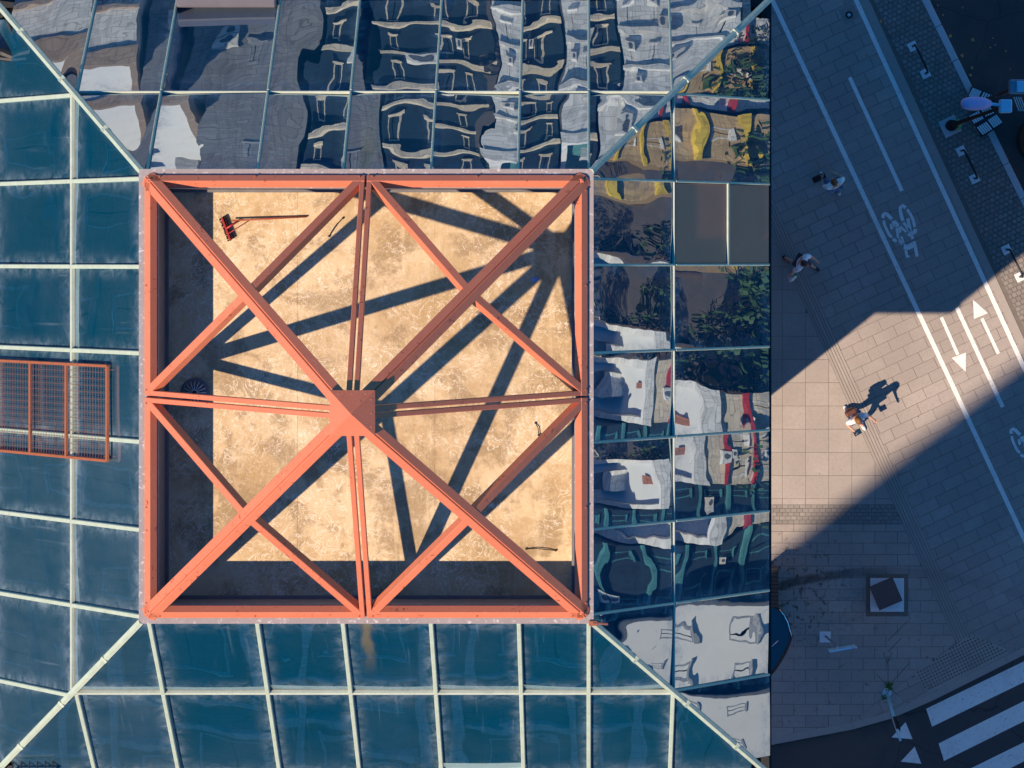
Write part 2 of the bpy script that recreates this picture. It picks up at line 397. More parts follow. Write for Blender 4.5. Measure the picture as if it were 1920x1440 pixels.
def make_pane(sd, a0, a1, t0, t1, kind):
    S = SIDES[sd]; n = S['n']; K = 14
    L = lambda t: max(a0, S['lo'] - RUN*t); Rr = lambda t: min(a1, S['hi'] + RUN*t)
    ts = [t0 + (t1 - t0) * i / 200 for i in range(201)]
    ok = [t for t in ts if Rr(t) - L(t) > .03]
    if len(ok) < 12: return None
    ta, tb = ok[0], ok[-1]
    ins = .012; ta += .008; tb -= .008
    if a0 < S['lo'] - RUN: a0 = a1 - 1.1
    if a1 > S['hi'] + RUN: a1 = a0 + 1.1
    au, av = random.uniform(.002, .009), random.uniform(.001, .008); tw_ = random.uniform(-.006, .006)
    tu, tv = random.uniform(-.024, .024), random.uniform(-.018, .022)
    ph = [random.uniform(0, 6.28) for _ in range(6)]
    w1 = random.uniform(.0003, .0016); w2 = random.uniform(.0002, .0008)
    kx, ky = random.uniform(3, 8), random.uniform(3, 9)
    verts, uvs, faces = [], [], []
    for j in range(K + 1):
        v = j / K; t = ta + (tb - ta) * v; l, r = L(t) + ins, Rr(t) - ins
        if r < l: l = r = (l + r) / 2
        for i in range(K + 1):
            u = i / K; a = l + (r - l) * u
            d = au * (1 - (2*(a-a0)/(a1-a0)-1)**2) + av * (1 - (2*(t-t0)/(t1-t0)-1)**2) + tw_ * (2*u-1)*(2*v-1) * .5 - .004
            wd = math.sin(math.pi*u) ** .5 * math.sin(math.pi*v) ** .5
            d += wd * (w1 * math.sin(kx*a + ph[0] + 1.5*math.sin(3*t + ph[1])) * math.cos(ky*t*1.6 + ph[2]) + w2 * math.sin(9*a + ph[3] + 7*t))
            d += tu * (a - (a0+a1)/2) + tv * (t - (t0+t1)/2) * 2
            verts.append(S['pt'](a, t) + n * (d - .012)); uvs.append((u, v))
    for j in range(K):
        for i in range(K):
            q = (j*(K+1)+i, j*(K+1)+i+1, (j+1)*(K+1)+i+1, (j+1)*(K+1)+i)
            faces.append(q if sd in 'SE' and False else q)
    e1_ = verts[1] - verts[0] if (verts[1]-verts[0]).length > 1e-6 else verts[K*(K+1)+K]-verts[K*(K+1)]
    e2_ = verts[K*(K+1)+K//2] - verts[K//2]
    mid = verts[(K//2)*(K+1)+K//2+1]-verts[(K//2)*(K+1)+K//2]
    if mid.cross(e2_).dot(n) < 0: faces = [f[::-1] for f in faces]
    me = mesh('pane', verts, faces, 'glass', True)
    ul = me.uv_layers.new(name='UVMap')
    for lp in me.loops: ul.data[lp.index].uv = uvs[lp.vertex_index]
    return link('pane', me, tower)
def flat_panel(sd, a0, a1, t0, t1, m):
    S = SIDES[sd]; n = S['n']; P = S['pt']
    c = [P(a0, t0), P(a1, t0), P(a1, t1), P(a0, t1)]
    v = [x - n*.04 for x in c] + [x + n*.004 for x in c]
    f = [(4,5,6,7),(0,1,5,4),(1,2,6,5),(2,3,7,6),(3,0,4,7)]
    if (c[1]-c[0]).cross(c[3]-c[0]).dot(n) < 0: f = [x[::-1] for x in f]
    return bevel(link('infill_panel', mesh('infill_panel', v, f, m), tower), .006)
for sd, S in SIDES.items():
    ms = [S['lo'] - RUN - .2] + S['ms'] + [S['hi'] + RUN + .2]
    P = S['pt']; n = S['n']
    ea = (P(1, .5) - P(0, .5)).normalized(); es = (P(0, 1) - P(0, 0)).normalized()
    for i in range(len(ms) - 1):
        for r_, (ta, tb) in enumerate(((0, TM), (TM, 1))):
            if sd == 'E' and r_ == 1 and i == 6:            # the two matt brown panels
                flat_panel(sd, ms[i] + .02, ms[i+1] - .02, TM + .01, .735, 'brown_panel')
                flat_panel(sd, ms[i] + .02, ms[i+1] - .02, .75, .985, 'brown_panel')
                MB().bar(P(ms[i], .742), P(ms[i+1], .742), es, n, -.02, .02, -.03, .03).build('glazing_bar', 'mullion', tower)
                continue
            make_pane(sd, ms[i], ms[i+1], ta, tb, r_)
    w = .027 if sd in 'WS' else .016; hh_ = .045 if sd in 'WS' else .024
    for a in S['ms']:
        t0 = max(0, (S['lo'] - a) / RUN, (a - S['hi']) / RUN)
        for ta, tb in ((t0, TM), (max(t0, TM), 1.0 if sd in 'WSN' else .985)):
            if tb - ta < .03: continue
            bevel(MB().bar(P(a, ta + (.006 if ta == TM else 0)), P(a, tb - (.004 if tb == TM else 0)), ea, n, -w, w, -.03, hh_).build('mullion', 'mullion', tower), .008)
    w2 = .018 if sd in 'WS' else .011
    tl, th = S['lo'] - RUN*TM + .03, S['hi'] + RUN*TM - .03
    bevel(MB().bar(P(tl, TM), P(th, TM), es, n, -w2, w2, -.03, hh_ - .006).build('transom', 'transom', tower), .006)
# hips
for (sx, sy) in ((-1, -1), (1, -1), (1, 1), (-1, 1)):
    p = Vector((CX + sx*2.80, CY + sy*2.80, Z1 + .01)); q = Vector((CX + sx*(2.813+RUN), CY + sy*(2.807+RUN), Z2 + .01))
    d = (q - p).normalized(); side = Vector((-sy, sx, 0)).normalized(); up = side.cross(d); up = up if up.z > 0 else -up
    b = MB(); n1 = Vector((sx*DROP, 0, RUN)).normalized(); n2 = Vector((0, sy*DROP, RUN)).normalized()
    w = .042
    sec = [(-w, -.03), (w, -.03), (w, .035), (0, .06), (-w, .035)]
    v = [c + side*x + up*y for c in (p, q) for x, y in sec]
    f = [(i, (i+1) % 5, 5+(i+1) % 5, 5+i) for i in range(5)] + [(4,3,2,1,0), (5,6,7,8,9)]
    if (v[1]-v[0]).cross(v[5]-v[0]).dot(up) > 0: f = [x[::-1] for x in f]
    link('hip_bar', mesh('hip_bar', v, f, 'mullion'), tower)
    for tt in (.22, .50, .78):
        c = p.lerp(q, tt)
        MB().bar(c, c + d*.05, side, up, -w-.005, w+.005, -.03, .064).build('hip_clip', 'mullion', tower)
# curb round the well, inner walls, floor
WH = 2.60; WD = .85; ZF = Z1 - WD
def ring(name, ho, hi_, z0, z1, m, parent=tower):
    b = MB()
    for k in range(4):
        rot = lambda x, y: (CX + (x*math.cos(k*math.pi/2) - y*math.sin(k*math.pi/2)), CY + (x*math.sin(k*math.pi/2) + y*math.cos(k*math.pi/2)))
        a = [rot(-ho, -ho), rot(ho, -ho), rot(hi_, -hi_), rot(-hi_, -hi_)]
        bb = MB().prism(a, z0, z1); bb.build(name, m, parent)
ring('curb', 2.84, WH, Z1 - .06, Z1 + .035, 'curb')
ring('well_wall', WH + .12, WH, ZF - .1, Z1 - .062, 'wellwall')
xs = [-WH - .02, -.93, .82, WH + .02]
for i in range(3):
    MB().box((CX + xs[i] + .001, CY - WH - .02, ZF - .1), (CX + xs[i+1] - .001, CY + WH + .02, ZF - (.003 if i == 1 else 0))).build('roof_sheet', 'wellfloor', tower)
MB().box((CX - WH - .05, CY - WH - .05, ZF - .2), (CX + WH + .05, CY + WH + .05, ZF - .105)).build('roof_slab', 'wellwall', tower)
# lead skirting strips inside the well
for k in range(4):
    b = MB(); h = WH - .002
    c, s_ = math.cos(k*math.pi/2), math.sin(k*math.pi/2)
    rot = lambda x, y: (CX + x*c - y*s_, CY + x*s_ + y*c)
    b.prism([rot(-h, -h), rot(h, -h), rot(h-.035, -h+.035), rot(-h+.035, -h+.035)], ZF - .05, ZF + .10)
    b.build('skirting', 'wellwall', tower)
# plant box on the north eave, flap on the south eave
p = A(330, -16, Z2 + .35); q = A(517, 13, Z2 + .35)
bevel(MB().box((p.x, q.y, Z2 - .05), (q.x, p.y, Z2 + .35)).build('eave_box', 'w_unit', tower), .02)
p = A(822, 1431, Z2 + .15); q = A(987, 1462, Z2 + .15)
bevel(MB().box((p.x, q.y, Z2 - .1), (q.x, p.y, Z2 + .15)).build('eave_flap', 'transom', tower), .015)

# ================================================================== PYRAMID OF SALMON STEEL
HT = 2.768; ZB = Z1 + .07
truss = empty('pyramid_frame', (CX, CY, Z1 + .035))
tag(truss, 'salmon painted steel pyramid frame standing over the sunken sandy roof', 'roof frame')
apex = Vector((CX, CY - .095, ZB + HT + .13))
cor = [Vector((CX - HT, CY - HT, ZB)), Vector((CX + HT, CY - HT, ZB)), Vector((CX + HT, CY + HT, ZB)), Vector((CX - HT, CY + HT, ZB))]
def member(name, p, q, inw, n, w0, w1, depth):
    o = MB().bar(p, q, inw, n, w0, w1, -depth, 0).build(name, 'salmon', truss)
    return bevel(o, .006)
for k in range(4):
    Aa, Bb = cor[k], cor[(k+1) % 4]; Mm = (Aa + Bb) / 2
    n = (Bb - Aa).cross(apex - Aa).normalized()
    if n.z < 0: n = -n
    base_in = n.cross(Bb - Aa).normalized()
    if base_in.dot(apex - Aa) < 0: base_in = -base_in
    u = (Bb - Aa).normalized()
    for s0, s1 in ((Aa, Mm - u*.012), (Mm + u*.012, Bb)):
        member('base_beam', s0 + u*(.05 if s0 is Aa else 0), s1 - u*(.05 if s1 is Bb else 0), base_in, n, 0, .115, .115)
    cdn = Vector((u.x, u.y, 0))
    for Cc, sg in ((Aa, 1), (Bb, -1)):
        hd = (apex - Cc).normalized(); inn = n.cross(hd).normalized()
        if inn.dot(u * sg) < 0: inn = -inn
        member('hip_beam', Cc + hd*.02, apex - hd*.10, inn, n, .014, .128, .11).data.name = 'hip_beam'
        # brace from base middle to the middle of the hip
        Q = Cc.lerp(apex, .5) + inn*.10; P0 = Mm + base_in*.03 - u*sg*.055
        bd = (Q - P0).normalized(); bi = n.cross(bd).normalized()
        member('brace', P0, Q, bi, n, -.05, .05, .13).location += n * -.004
        # one of the twin median posts
        md = (apex - Mm).normalized()
        member('median_post', Mm + base_in*.10 - u*sg*.0, apex - md*.12, u * -sg, n, .014, .076, .10).location += n * -.008
# the cap
hc = .268; zt = apex.z + .07
b = MB(); ax, ay = apex.x, apex.y
b.add([(ax-hc,ay-hc,zt-.31),(ax+hc,ay-hc,zt-.31),(ax+hc,ay+hc,zt-.31),(ax-hc,ay+hc,zt-.31),
       (ax-hc,ay-hc,zt-.25),(ax+hc,ay-hc,zt-.25),(ax+hc,ay+hc,zt-.25),(ax-hc,ay+hc,zt-.25),(ax,ay,zt)],
      [(3,2,1,0),(0,1,5,4),(1,2,6,5),(2,3,7,6),(3,0,4,7),(4,5,8),(5,6,8),(6,7,8),(7,4,8)])
capo = b.build('cap', 'salmon', truss)
for sx in (-1, 1):
    for k_ in (-.16, 0, .16):
        for p_ in ((ax + sx*(hc - .045), ay + k_), (ax + k_, ay + sx*(hc - .045))):
            MB().tube([(*p_, zt - .24), (*p_, zt - .207)], .009, 6).build('rivet', 'salmon', capo)
for k in range(4):
    Aa, Bb = cor[k], cor[(k+1) % 4]; u = (Bb - Aa).normalized(); inw = Vector((-u.y, u.x, 0))
    for tt in (.035, .485, .515, .25, .75, .965):
        c = Aa.lerp(Bb, tt) + inw*.028 + Vector((0, 0, .03))
        MB().tube([c, c + Vector((0, 0, .02))], .011, 6).build('bolt', 'rustorange', truss)

# ================================================================== things on the roof
# broom
bp = A(427, 429, ZF); broom = empty('push_broom', bp)
tag(broom, 'push broom with dark bristles, red holder and long handle lying on the sandy roof', 'broom')
hd = (A(433, 450, ZF) - A(417, 408, ZF)); hd.z = 0; L = hd.length; hd.normalize(); pr = Vector((-hd.y, hd.x, 0)); up = Vector((0, 0, 1))
hc_ = A(425, 429, ZF)
b = MB(); b.bar(hc_ - hd*L/2 + up*.085, hc_ + hd*L/2 + up*.085, pr, up, -.014, .014, -.012, .012); bhead = bevel(b.build('head', 'red_plastic', broom), .006)
b = MB()
for i in range(18):
    for j in range(4):
        c = hc_ + hd*(-L/2 + L*(i+.5)/18) + pr*(-.03 + .02*j); e = Vector((random.uniform(-.008, .008), random.uniform(-.008, .008), 0)) + pr*(j-1.5)*.006
        b.tube([c + up*.075, c + e + up*.004], [.008, .009], 5)
tag(b.build('bristles', 'bristle', bhead), kind='stuff')
h0 = A(436, 414, ZF) + up*.07; h1 = A(576, 406, ZF) + up*.018
MB().tube([h0, h0.lerp(h1, .5) + up*.004, h1], .012, 8).build('handle', 'wood_handle', broom, True)
MB().tube([hc_ + up*.10, h0.lerp(h1, .1)], [.014, .012], 8).build('socket', 'red_plastic', broom, True)
MB().tube([hc_ + hd*.07 + up*.10, h0.lerp(h1, .25)], [.006, .005], 6).build('stay', 'red_plastic', broom, True)
# drain
dp = A(366, 736, ZF); drain = empty('roof_drain', dp)
tag(drain, 'round domed roof drain grate in the shade of the west wall', 'drain')
MB().tube([dp + up*.002, dp + up*.02], [.19, .17], 28).build('flange', 'wellwall', drain)
MB().ell(dp + up*.02, (.075, .075, .07), 14, 5, zmin=0).build('dome', 'black', drain, True)
for k in range(16):
    g = 2*math.pi*k/16; pts = [dp + Vector((r_*math.cos(g), r_*math.sin(g), z_)) for r_, z_ in ((.145, .02), (.13, .055), (.09, .085), (.03, .10))]
    MB().tube(pts, .006, 5).build('rib', 'steel', drain)
# rag and wires
b = MB(); rp = A(1003, 523, ZF); k0 = 12
vv = [rp + up*.05]; ff = []
for i in range(k0):
    g = 2*math.pi*i/k0; rr = random.uniform(.03, .065); vv.append(rp + Vector((rr*math.cos(g), rr*math.sin(g)*.8, random.uniform(.005, .03))))
for i in range(k0): ff.append((0, 1+i, 1+(i+1) % k0))
b.add(vv, ff); tag(b.build('cloth_rag', 'rag_blue', None, True), 'crumpled pale blue rag lying on the sandy roof', 'rag')
for pts, lab in (([(643, 409), (632, 420), (624, 431), (617, 443)], 'short black wire lying beside the twin posts at the north'),
                 ([(1004, 793), (1009, 802), (1010, 816)], 'short bent black wire near the east wall'),
                 ([(987, 1029), (1005, 1028), (1025, 1030), (1042, 1032)], 'thin black wire lying near the south-east hip beam')):
    P3 = [A(x, y, ZF) + up*(.012 + .02*math.sin(i)) for i, (x, y) in enumerate(pts)]
    b = MB().tube(P3, .006, 6); b.ell(P3[0], (.016, .016, .016), 6, 4); b.ell(P3[-1], (.016, .016, .016), 6, 4)
    tag(b.build('loose_wire', 'black'), lab, 'wire')

# wire mesh panel over the west glass
S = SIDES['W']; P = S['pt']; n = S['n']; es = (P(0, 1) - P(0, 0)).normalized(); ea = Vector((0, 1, 0))
grid = empty('mesh_panel', P(-1.95, .55)); tag(grid, 'rusty orange wire mesh panel with square grid lying on the blue west glass', 'mesh panel')
y0, y1, t0, t1 = -2.56, -1.36, .187, .985
off = .065
def W(a, t): return P(a, t) + n*off
for a in (y0, y1): bevel(MB().bar(W(a, t0), W(a, t1), ea, n, -.018, .018, -.02, .02).build('frame_bar', 'rustorange', grid), .004)
for t in (t0, .455, .70, t1): bevel(MB().bar(W(y0, t), W(y1, t), es, n, -.018, .018, -.019, .021).build('frame_bar', 'rustorange', grid), .004)
for i in range(1, 14):
    a = y0 + (y1 - y0)*i/14; MB().tube([W(a, t0), W(a, t1)], .0032, 5).build('wire', 'wire_rust', grid)
for i in range(1, 44):
    t = t0 + (t1 - t0)*i/44; MB().tube([W(y0, t) + n*.008, W(y1, t) + n*.008], .0026, 5).build('wire', 'wire_rust', grid)
for a in (y0 + .05, y1 - .05):
    for t in (t0 + .02, t1 - .02): MB().tube([W(a, t), P(a, t) - n*.01], .012, 6).build('foot', 'rustorange', grid)

cbk = empty('corner_bracket', A(1118, 1168, Z1)); tag(cbk, 'small rusty bracket at the lower right corner of the salmon frame', 'bracket')
bevel(MB().box(tuple(A(1104, 1172, Z1 - .05)), tuple(A(1120, 1164, Z1 + .07)[:2]) + (Z1 + .07,)).build('plate', 'rustorange', cbk), .006)
MB().tube([A(1112, 1168, Z1 + .06), A(1140, 1170, Z1 + .05)], [.022, .016], 7).build('pin', 'wire_rust', cbk)
# black tubes in place of a cast shadow at the north-west hip, black wire box at the south-west hip
br = empty('shadow_tubes', A(30, 70, Z2 + .4)); tag(br, 'black tubes standing in for a shadow cast across the north-west hip of the glass crown', 'bracket')
zb = Z2 + .40
q0 = A(-40, 88, zb); q1 = A(38, 112, zb); q2 = A(14, 40, zb + .05); q3 = A(36, 62, zb + .05)
MB().tube([q0, A(5, 98, zb), q1], [.07, .06, .05], 8).build('arm', 'black', br)
MB().tube([A(-40, 104, zb - .02), q1], [.03, .05], 8).build('stay', 'black', br)
MB().tube([q1, A(32, 85, zb), q2], [.035, .025, .02], 7).build('shadow_prong', 'black', br)
MB().tube([q1, A(38, 88, zb), q3], [.035, .025, .02], 7).build('shadow_prong', 'black', br)
MB().tube([q2, A(14, 40, Z2 + .1)], .02, 6).build('foot', 'black', br)
bx = empty('wire_box', A(60, 1430, Z2 + .2)); tag(bx, 'small black wire box at the south-west hip of the glass crown', 'wire box')
for (x0, yy0, x1, yy1) in ((22, 1421, 100, 1421), (22, 1447, 100, 1447)): MB().tube([A(x0, yy0, Z2 + .35), A(x1, yy1, Z2 + .35)], .022, 6).build('rail', 'black', bx)
for x in (24, 40, 55, 70, 85, 99): MB().tube([A(x, 1420, Z2 + .35), A(x, 1448, Z2 + .35)], .010, 6).build('wire', 'black', bx)
for x, y in ((24, 1447), (99, 1447), (24, 1421), (99, 1421)): MB().tube([A(x, y, Z2 + .35), A(x, y, Z2 - .1)], .015, 6).build('leg', 'black', bx)

# ================================================================== GROUND
gm = MB().add([(-900,-900,-.14),(900,-900,-.14),(900,900,-.14),(-900,900,-.14)], [(0,1,2,3)])
tag(gm.build('ground', 'asphalt'), kind='structure')
lane = Vector((472, -1010)).normalized()           # bike-lane direction in world XY (photo y flipped)
perp = Vector((-lane.y, lane.x))                   # points to the upper right of the photo
if perp.x < 0: perp = -perp
def V2(px, py): return Vector(G(px, py))
K0 = V2(1728, 0)                                    # inner kerb edge
def off_line(p0, s): return p0 + lane*s
# plaza outline
edge_s = [V2(1440, 1398), V2(1600, 1367.5), V2(1672, 1347), V2(1750, 1313), V2(2100, 1138)]
kA = K0 - lane*60; kB = K0 + lane*4.9
dK = (V2(1908, 366) - K0).normalized()
kA = K0 - dK*60; kB = K0 + dK*11.2
plaza_poly = [(-60, V2(0, 1398).y), (0, V2(0, 1398).y)] + [tuple(x) for x in edge_s] + [tuple(kB), tuple(kA), (-60, kA.y)]
def clip_poly(poly, half):
    """half-planes (point, inward normal)"""
    for (c, nn) in half:
        out = []
        for i in range(len(poly)):
            a, b_ = poly[i], poly[(i+1) % len(poly)]
            da, db = (a - c).dot(nn), (b_ - c).dot(nn)
            if da >= 0: out.append(a)
            if (da >= 0) != (db >= 0): out.append(a + (b_ - a) * (da / (da - db)))
        poly = out
        if len(poly) < 3: return []
    return poly
def area(p): return abs(sum(p[i].x*p[(i+1)%len(p)].y - p[(i+1)%len(p)].x*p[i].y for i in range(len(p)))) / 2
plaza = tag(MB().prism(plaza_poly, -.13, 0).build('plaza', 'joint'), kind='structure')
def perp_in(p, q, toward):
    d = (q - p).normalized(); nn = Vector((-d.y, d.x))
    return (p, nn if (toward - p).dot(nn) > 0 else -nn)
# tactile strip: two edges
tsA, tsB = V2(1421.5, 380), V2(1793, 1205)            # left edge
twA, twB = V2(1451.5, 380), V2(1823, 1205)            # right edge
TOWX = 1.2
inside_r = V2(1700, 600); inside_l = V2(1500, 800)
l2A, l2B = V2(1604+14, 0), V2(1920+14, 690)         # left edge of border strip beside line 2 (lane side)
frame_h = [(V2(1380, 0), Vector((1, 0))), (V2(1960, 0), Vector((-1, 0))), (V2(0, -45), Vector((0, -1))), (V2(0, 1480), Vector((0, 1)))]
south_h = [perp_in(edge_s[i], edge_s[i+1], V2(1600, 1000)) for i in range(4)]
# the outline is concave only slightly, all half-planes hold for the paved part we see
pieces = []
def tiles(org, ex, ey, lx, ly, half, mat, stagger=.5, gap=.0065, rng=(-60, 60)):
    org, ex, ey = Vector(org), Vector(ex), Vector(ey)
    for j in range(*rng):
        for i in range(*rng):
            sh = stagger * lx * (j % 2)
            o_ = org + ex*(i*lx + sh) + ey*(j*ly)
            c = o_ + ex*lx/2 + ey*ly/2
            if not (3.6 < c.x < 12.2 and -14.4 < c.y < 7.8): continue
            g = gap/2
            q = [o_ + ex*g + ey*g, o_ + ex*(lx-g) + ey*g, o_ + ex*(lx-g) + ey*(ly-g), o_ + ex*g + ey*(ly-g)]
            q2 = clip_poly(q, half + frame_h)
            if len(q2) >= 3 and area(q2) > .0035: pieces.append((q2, mat, area(q2)))
# rotated pavers: right of the tactile strip (and everything above its start)
h_rot = [perp_in(l2A + perp*.06, l2B + perp*.06, V2(1500, 600))] + [perp_in(twA, twB, inside_r)]
tiles(V2(1604, 0), perp, lane, .60, .30, h_rot + south_h[3:] + [perp_in(V2(1823, 1205), V2(1700, 1265), V2(1900, 1100))], 'paver_lane')
# left of the strip: squares, then a band of small setts, then running bond
hl = [perp_in(tsA, tsB, inside_l)]
tiles(V2(1467, 500), Vector((1, 0)), Vector((0, -1)), .604, .604, hl + [(V2(0, 946), Vector((0, 1))), (V2(0, 500), Vector((0, -1)))], 'paver', 0)
tiles(V2(1467, 1450), Vector((1, 0)), Vector((0, 1)), .60, .30, hl + [(V2(0, 983), Vector((0, -1)))] + south_h[:3] + [perp_in(V2(1640, 1320), V2(1793, 1205), V2(1500, 1100))], 'paver')
tiles(V2(1467, 946), Vector((1, 0)), Vector((0, -1)), .15, .10, hl + [(V2(0, 946), Vector((0, -1))), (V2(0, 983), Vector((0, 1)))], 'cobble')
# region above the start of the tactile strip, hugging the tower
tiles(V2(1467, 500), Vector((1, 0)), Vector((0, -1)), .604, .604, hl + [(V2(0, 500), Vector((0, 1))), (V2(0, 300), Vector((0, -1)))], 'paver', 0)
# south-east patch below the blister field
tiles(V2(1604, 0), perp, lane, .60, .30, [perp_in(V2(1640, 1320), V2(1793, 1205), V2(1800, 1300)), perp_in(V2(1823, 1205), V2(1700, 1265), V2(1700, 1400))] + south_h, 'paver_lane')
# cobbles between line 2 and the kerb
cobb = []
hc2 = [perp_in(V2(1604+34, 0), V2(1920+34, 690), V2(1800, 100)), perp_in(K0, V2(1908, 366), V2(1700, 200)), (V2(0, -45), Vector((0, -1))), (V2(1960, 0), Vector((-1, 0)))]
org = V2(1638, 0); sz = .135
for j in range(-10, 110):
    for i in range(-4, 20):
        jx, jy = random.uniform(-.008, .008), random.uniform(-.008, .008)
        o_ = org + perp*(i*sz + (.5*sz if j % 2 else 0) + jx) + lane*(j*sz*.92 + jy)
        q = [o_ + perp*.008 + lane*.008, o_ + perp*(sz-.008) + lane*.012, o_ + perp*(sz-.010) + lane*(sz*.92-.008), o_ + perp*.012 + lane*(sz*.92-.010)]
        q2 = clip_poly(q, hc2)
        if len(q2) >= 3 and area(q2) > .003: cobb.append((q2, random.uniform(.004, .016)))
def joined(name, lst, mat, parent, bev=.10):
    v, f, rn = [], [], []
    for q, h in lst:
        n_ = len(q); k = len(v); c = sum(q, Vector((0, 0))) / n_
        a = sum(q[i].x*q[(i+1)%n_].y - q[(i+1)%n_].x*q[i].y for i in range(n_))
        if a < 0: q = q[::-1]
        v += [(x.x, x.y, -.005) for x in q] + [((c + (x-c)*(1-bev)).x, (c + (x-c)*(1-bev)).y, h) for x in q]
        f.append(tuple(range(k+n_, k+2*n_))); r_ = random.random(); rn.append(r_)
        for i in range(n_): f.append((k+i, k+(i+1)%n_, k+n_+(i+1)%n_, k+n_+i)); rn.append(r_)
    me = mesh(name, v, f, mat); at = me.attributes.new('rnd', 'FLOAT', 'FACE'); at.data.foreach_set('value', rn)
    return tag(link(name, me, parent), kind='stuff')
joined('cobbles', cobb, 'cobble', plaza)
small = [(q, random.uniform(.007, .011)) for q, m, a in pieces if m == 'cobble']
joined('setts', small, 'cobble', plaza, .06)
big = sorted([p for p in pieces if p[1] != 'cobble'], key=lambda p: -p[2] - (.05 if 1450 < p[0][0].x*SG+NX < 1900 and 0 < NY-p[0][0].y*SG < 1420 else 0))
cache = {}
for q, m, a in big[:296]:
    n_ = len(q); c = sum(q, Vector((0, 0))) / n_
    aa = sum(q[i].x*q[(i+1)%n_].y - q[(i+1)%n_].x*q[i].y for i in range(n_))
    if aa < 0: q = q[::-1]
    key = (m,) + tuple(round(w_, 3) for x in q for w_ in (x - c))
    if key not in cache:
        ins = [c + (x - c) * (1 - .008/max(.05, (x-c).length)) for x in q]
        v = [((x-c).x, (x-c).y, -.005) for x in q] + [((x-c).x, (x-c).y, .006) for x in q] + [((x-c).x, (x-c).y, .010) for x in ins]
        f = [tuple(range(2*n_, 3*n_))] + [(i, (i+1)%n_, n_+(i+1)%n_, n_+i) for i in range(n_)] + [(n_+i, n_+(i+1)%n_, 2*n_+(i+1)%n_, 2*n_+i) for i in range(n_)]
        cache[key] = mesh('paver', v, f, m)
    o = link('paver', cache[key], plaza, loc=(c.x, c.y, random.uniform(-.0015, .0015)))
    o.rotation_euler = (random.uniform(-.003, .003), random.uniform(-.003, .003), 0)
for mm in ('paver', 'paver_lane'):
    joined('paving', [(q, .010 + random.uniform(-.0015, .0015)) for q, m, a in big[296:] if m == mm], mm, plaza, .02)
# tactile guide strip
b = MB(); tw = (twA - tsA)
b.prism([tuple(tsA - (tsB-tsA)*.0), tuple(tsB), tuple(twB), tuple(twA)], -.004, .006)
gs = b.build('guide_strip', 'joint', plaza)
td = (tsB - tsA).normalized(); tn = Vector((-td.y, td.x)); tn = tn if tn.dot(tw) > 0 else -tn; tww = tw.dot(tn)
for k in range(5):
    o0 = tsA + tn*(tww*(k+.5)/5); L_ = (tsB-tsA).length
    MB().prism([tuple(o0 - tn*.031), tuple(o0 + td*L_ - tn*.031), tuple(o0 + td*L_ + tn*.031), tuple(o0 + tn*.031)], .004, .016).build('rib', 'paver', gs)
# blister field before the crossing
b = MB(); cnt = 0
bq = [V2(1818, 1190), V2(1900, 1222), V2(1740, 1300), V2(1715, 1262)]
bl_h = [perp_in(bq[i], bq[(i+1) % 4], V2(1795, 1245)) for i in range(4)]
MB().prism([tuple(x) for x in bq], -.004, .009).build('blister_slab', 'tactile', plaza)
zd = (V2(1920, 1240) - V2(1737, 1329)).normalized(); zn = Vector((-zd.y, zd.x))
for i in range(-40, 60):
    for j in range(-40, 40):
        c = V2(1795, 1245) + zd*i*.085 + zn*j*.085
        if all((c - p_).dot(nn) > .02 for p_, nn in bl_h):
            b.tube([(c.x, c.y, .008), (c.x, c.y, .016)], [.030, .020], 6)
tag(b.build('blisters', 'joint', plaza), kind='stuff')
# granite edging along the south road
b = MB()
for i in range(4):
    a_, c_ = edge_s[i], edge_s[i+1]; L_ = (c_ - a_).length; m_ = max(1, int(L_/1.0)); d_ = (c_-a_)/m_
    nn = south_h[i][1]
    for k in range(m_):
        p0, p1 = a_ + d_*k, a_ + d_*(k+1); e_ = d_.normalized()*.006
        bevel(MB().prism([tuple(p0 + e_ - nn*.0), tuple(p1 - e_), tuple(p1 - e_ + nn*.19), tuple(p0 + e_ + nn*.19)], -.13, .013).build('edge_stone', 'tactile', plaza), .008)
# road kerb at the right
kerb = tag(empty('kerb', (*K0, 0)), kind='structure')
kn = perp_in(K0, V2(1908, 366), V2(1900, 100))[1]
s_ = -1.2
while s_ < 11:
    p0, p1 = K0 + dK*(s_ + .006), K0 + dK*(s_ + .994)
    bevel(MB().prism([tuple(p0), tuple(p1), tuple(p1 + kn*.185), tuple(p0 + kn*.185)], -.14, .022).build('kerb_stone', 'kerb', kerb), .012); s_ += 1.0
# ---- painted markings (children of the plaza)
ZP = .0135
def stripe(name, a, b_, w, parent=plaza, z=ZP, m='paint'):
    a, b_ = V2(*a), V2(*b_); d = (b_ - a).normalized(); nn = Vector((-d.y, d.x))*w/2
    return MB().prism([tuple(a-nn), tuple(b_-nn), tuple(b_+nn), tuple(a+nn)], z-.003, z+.001).build(name, m, parent)
def polym(name, pts, parent=plaza, z=ZP, m='paint'):
    return MB().prism([G(*p) for p in pts], z-.003, z+.001).build(name, m, parent)
stripe('lane_line', (1434, -30), (1938, 1048), .115)
stripe('lane_line', (1594, -24), (1944, 742), .115)
stripe('border_strip', (1594+17, -24), (1944+17, 742), .19, m='tactile', z=.011)
stripe('centre_dash', (1593, 145), (1691, 358), .10)
stripe('centre_dash', (1794, 577), (1880, 763), .105)
stripe('arrow_shaft', (1765, 595), (1796, 665), .085)
polym('arrow_head', [(1784.5, 671), (1811, 661), (1810.5, 697)])
stripe('arrow_shaft', (1841, 597), (1872, 663), .085)
polym('arrow_head', [(1824.5, 562), (1826, 598), (1852, 587)])
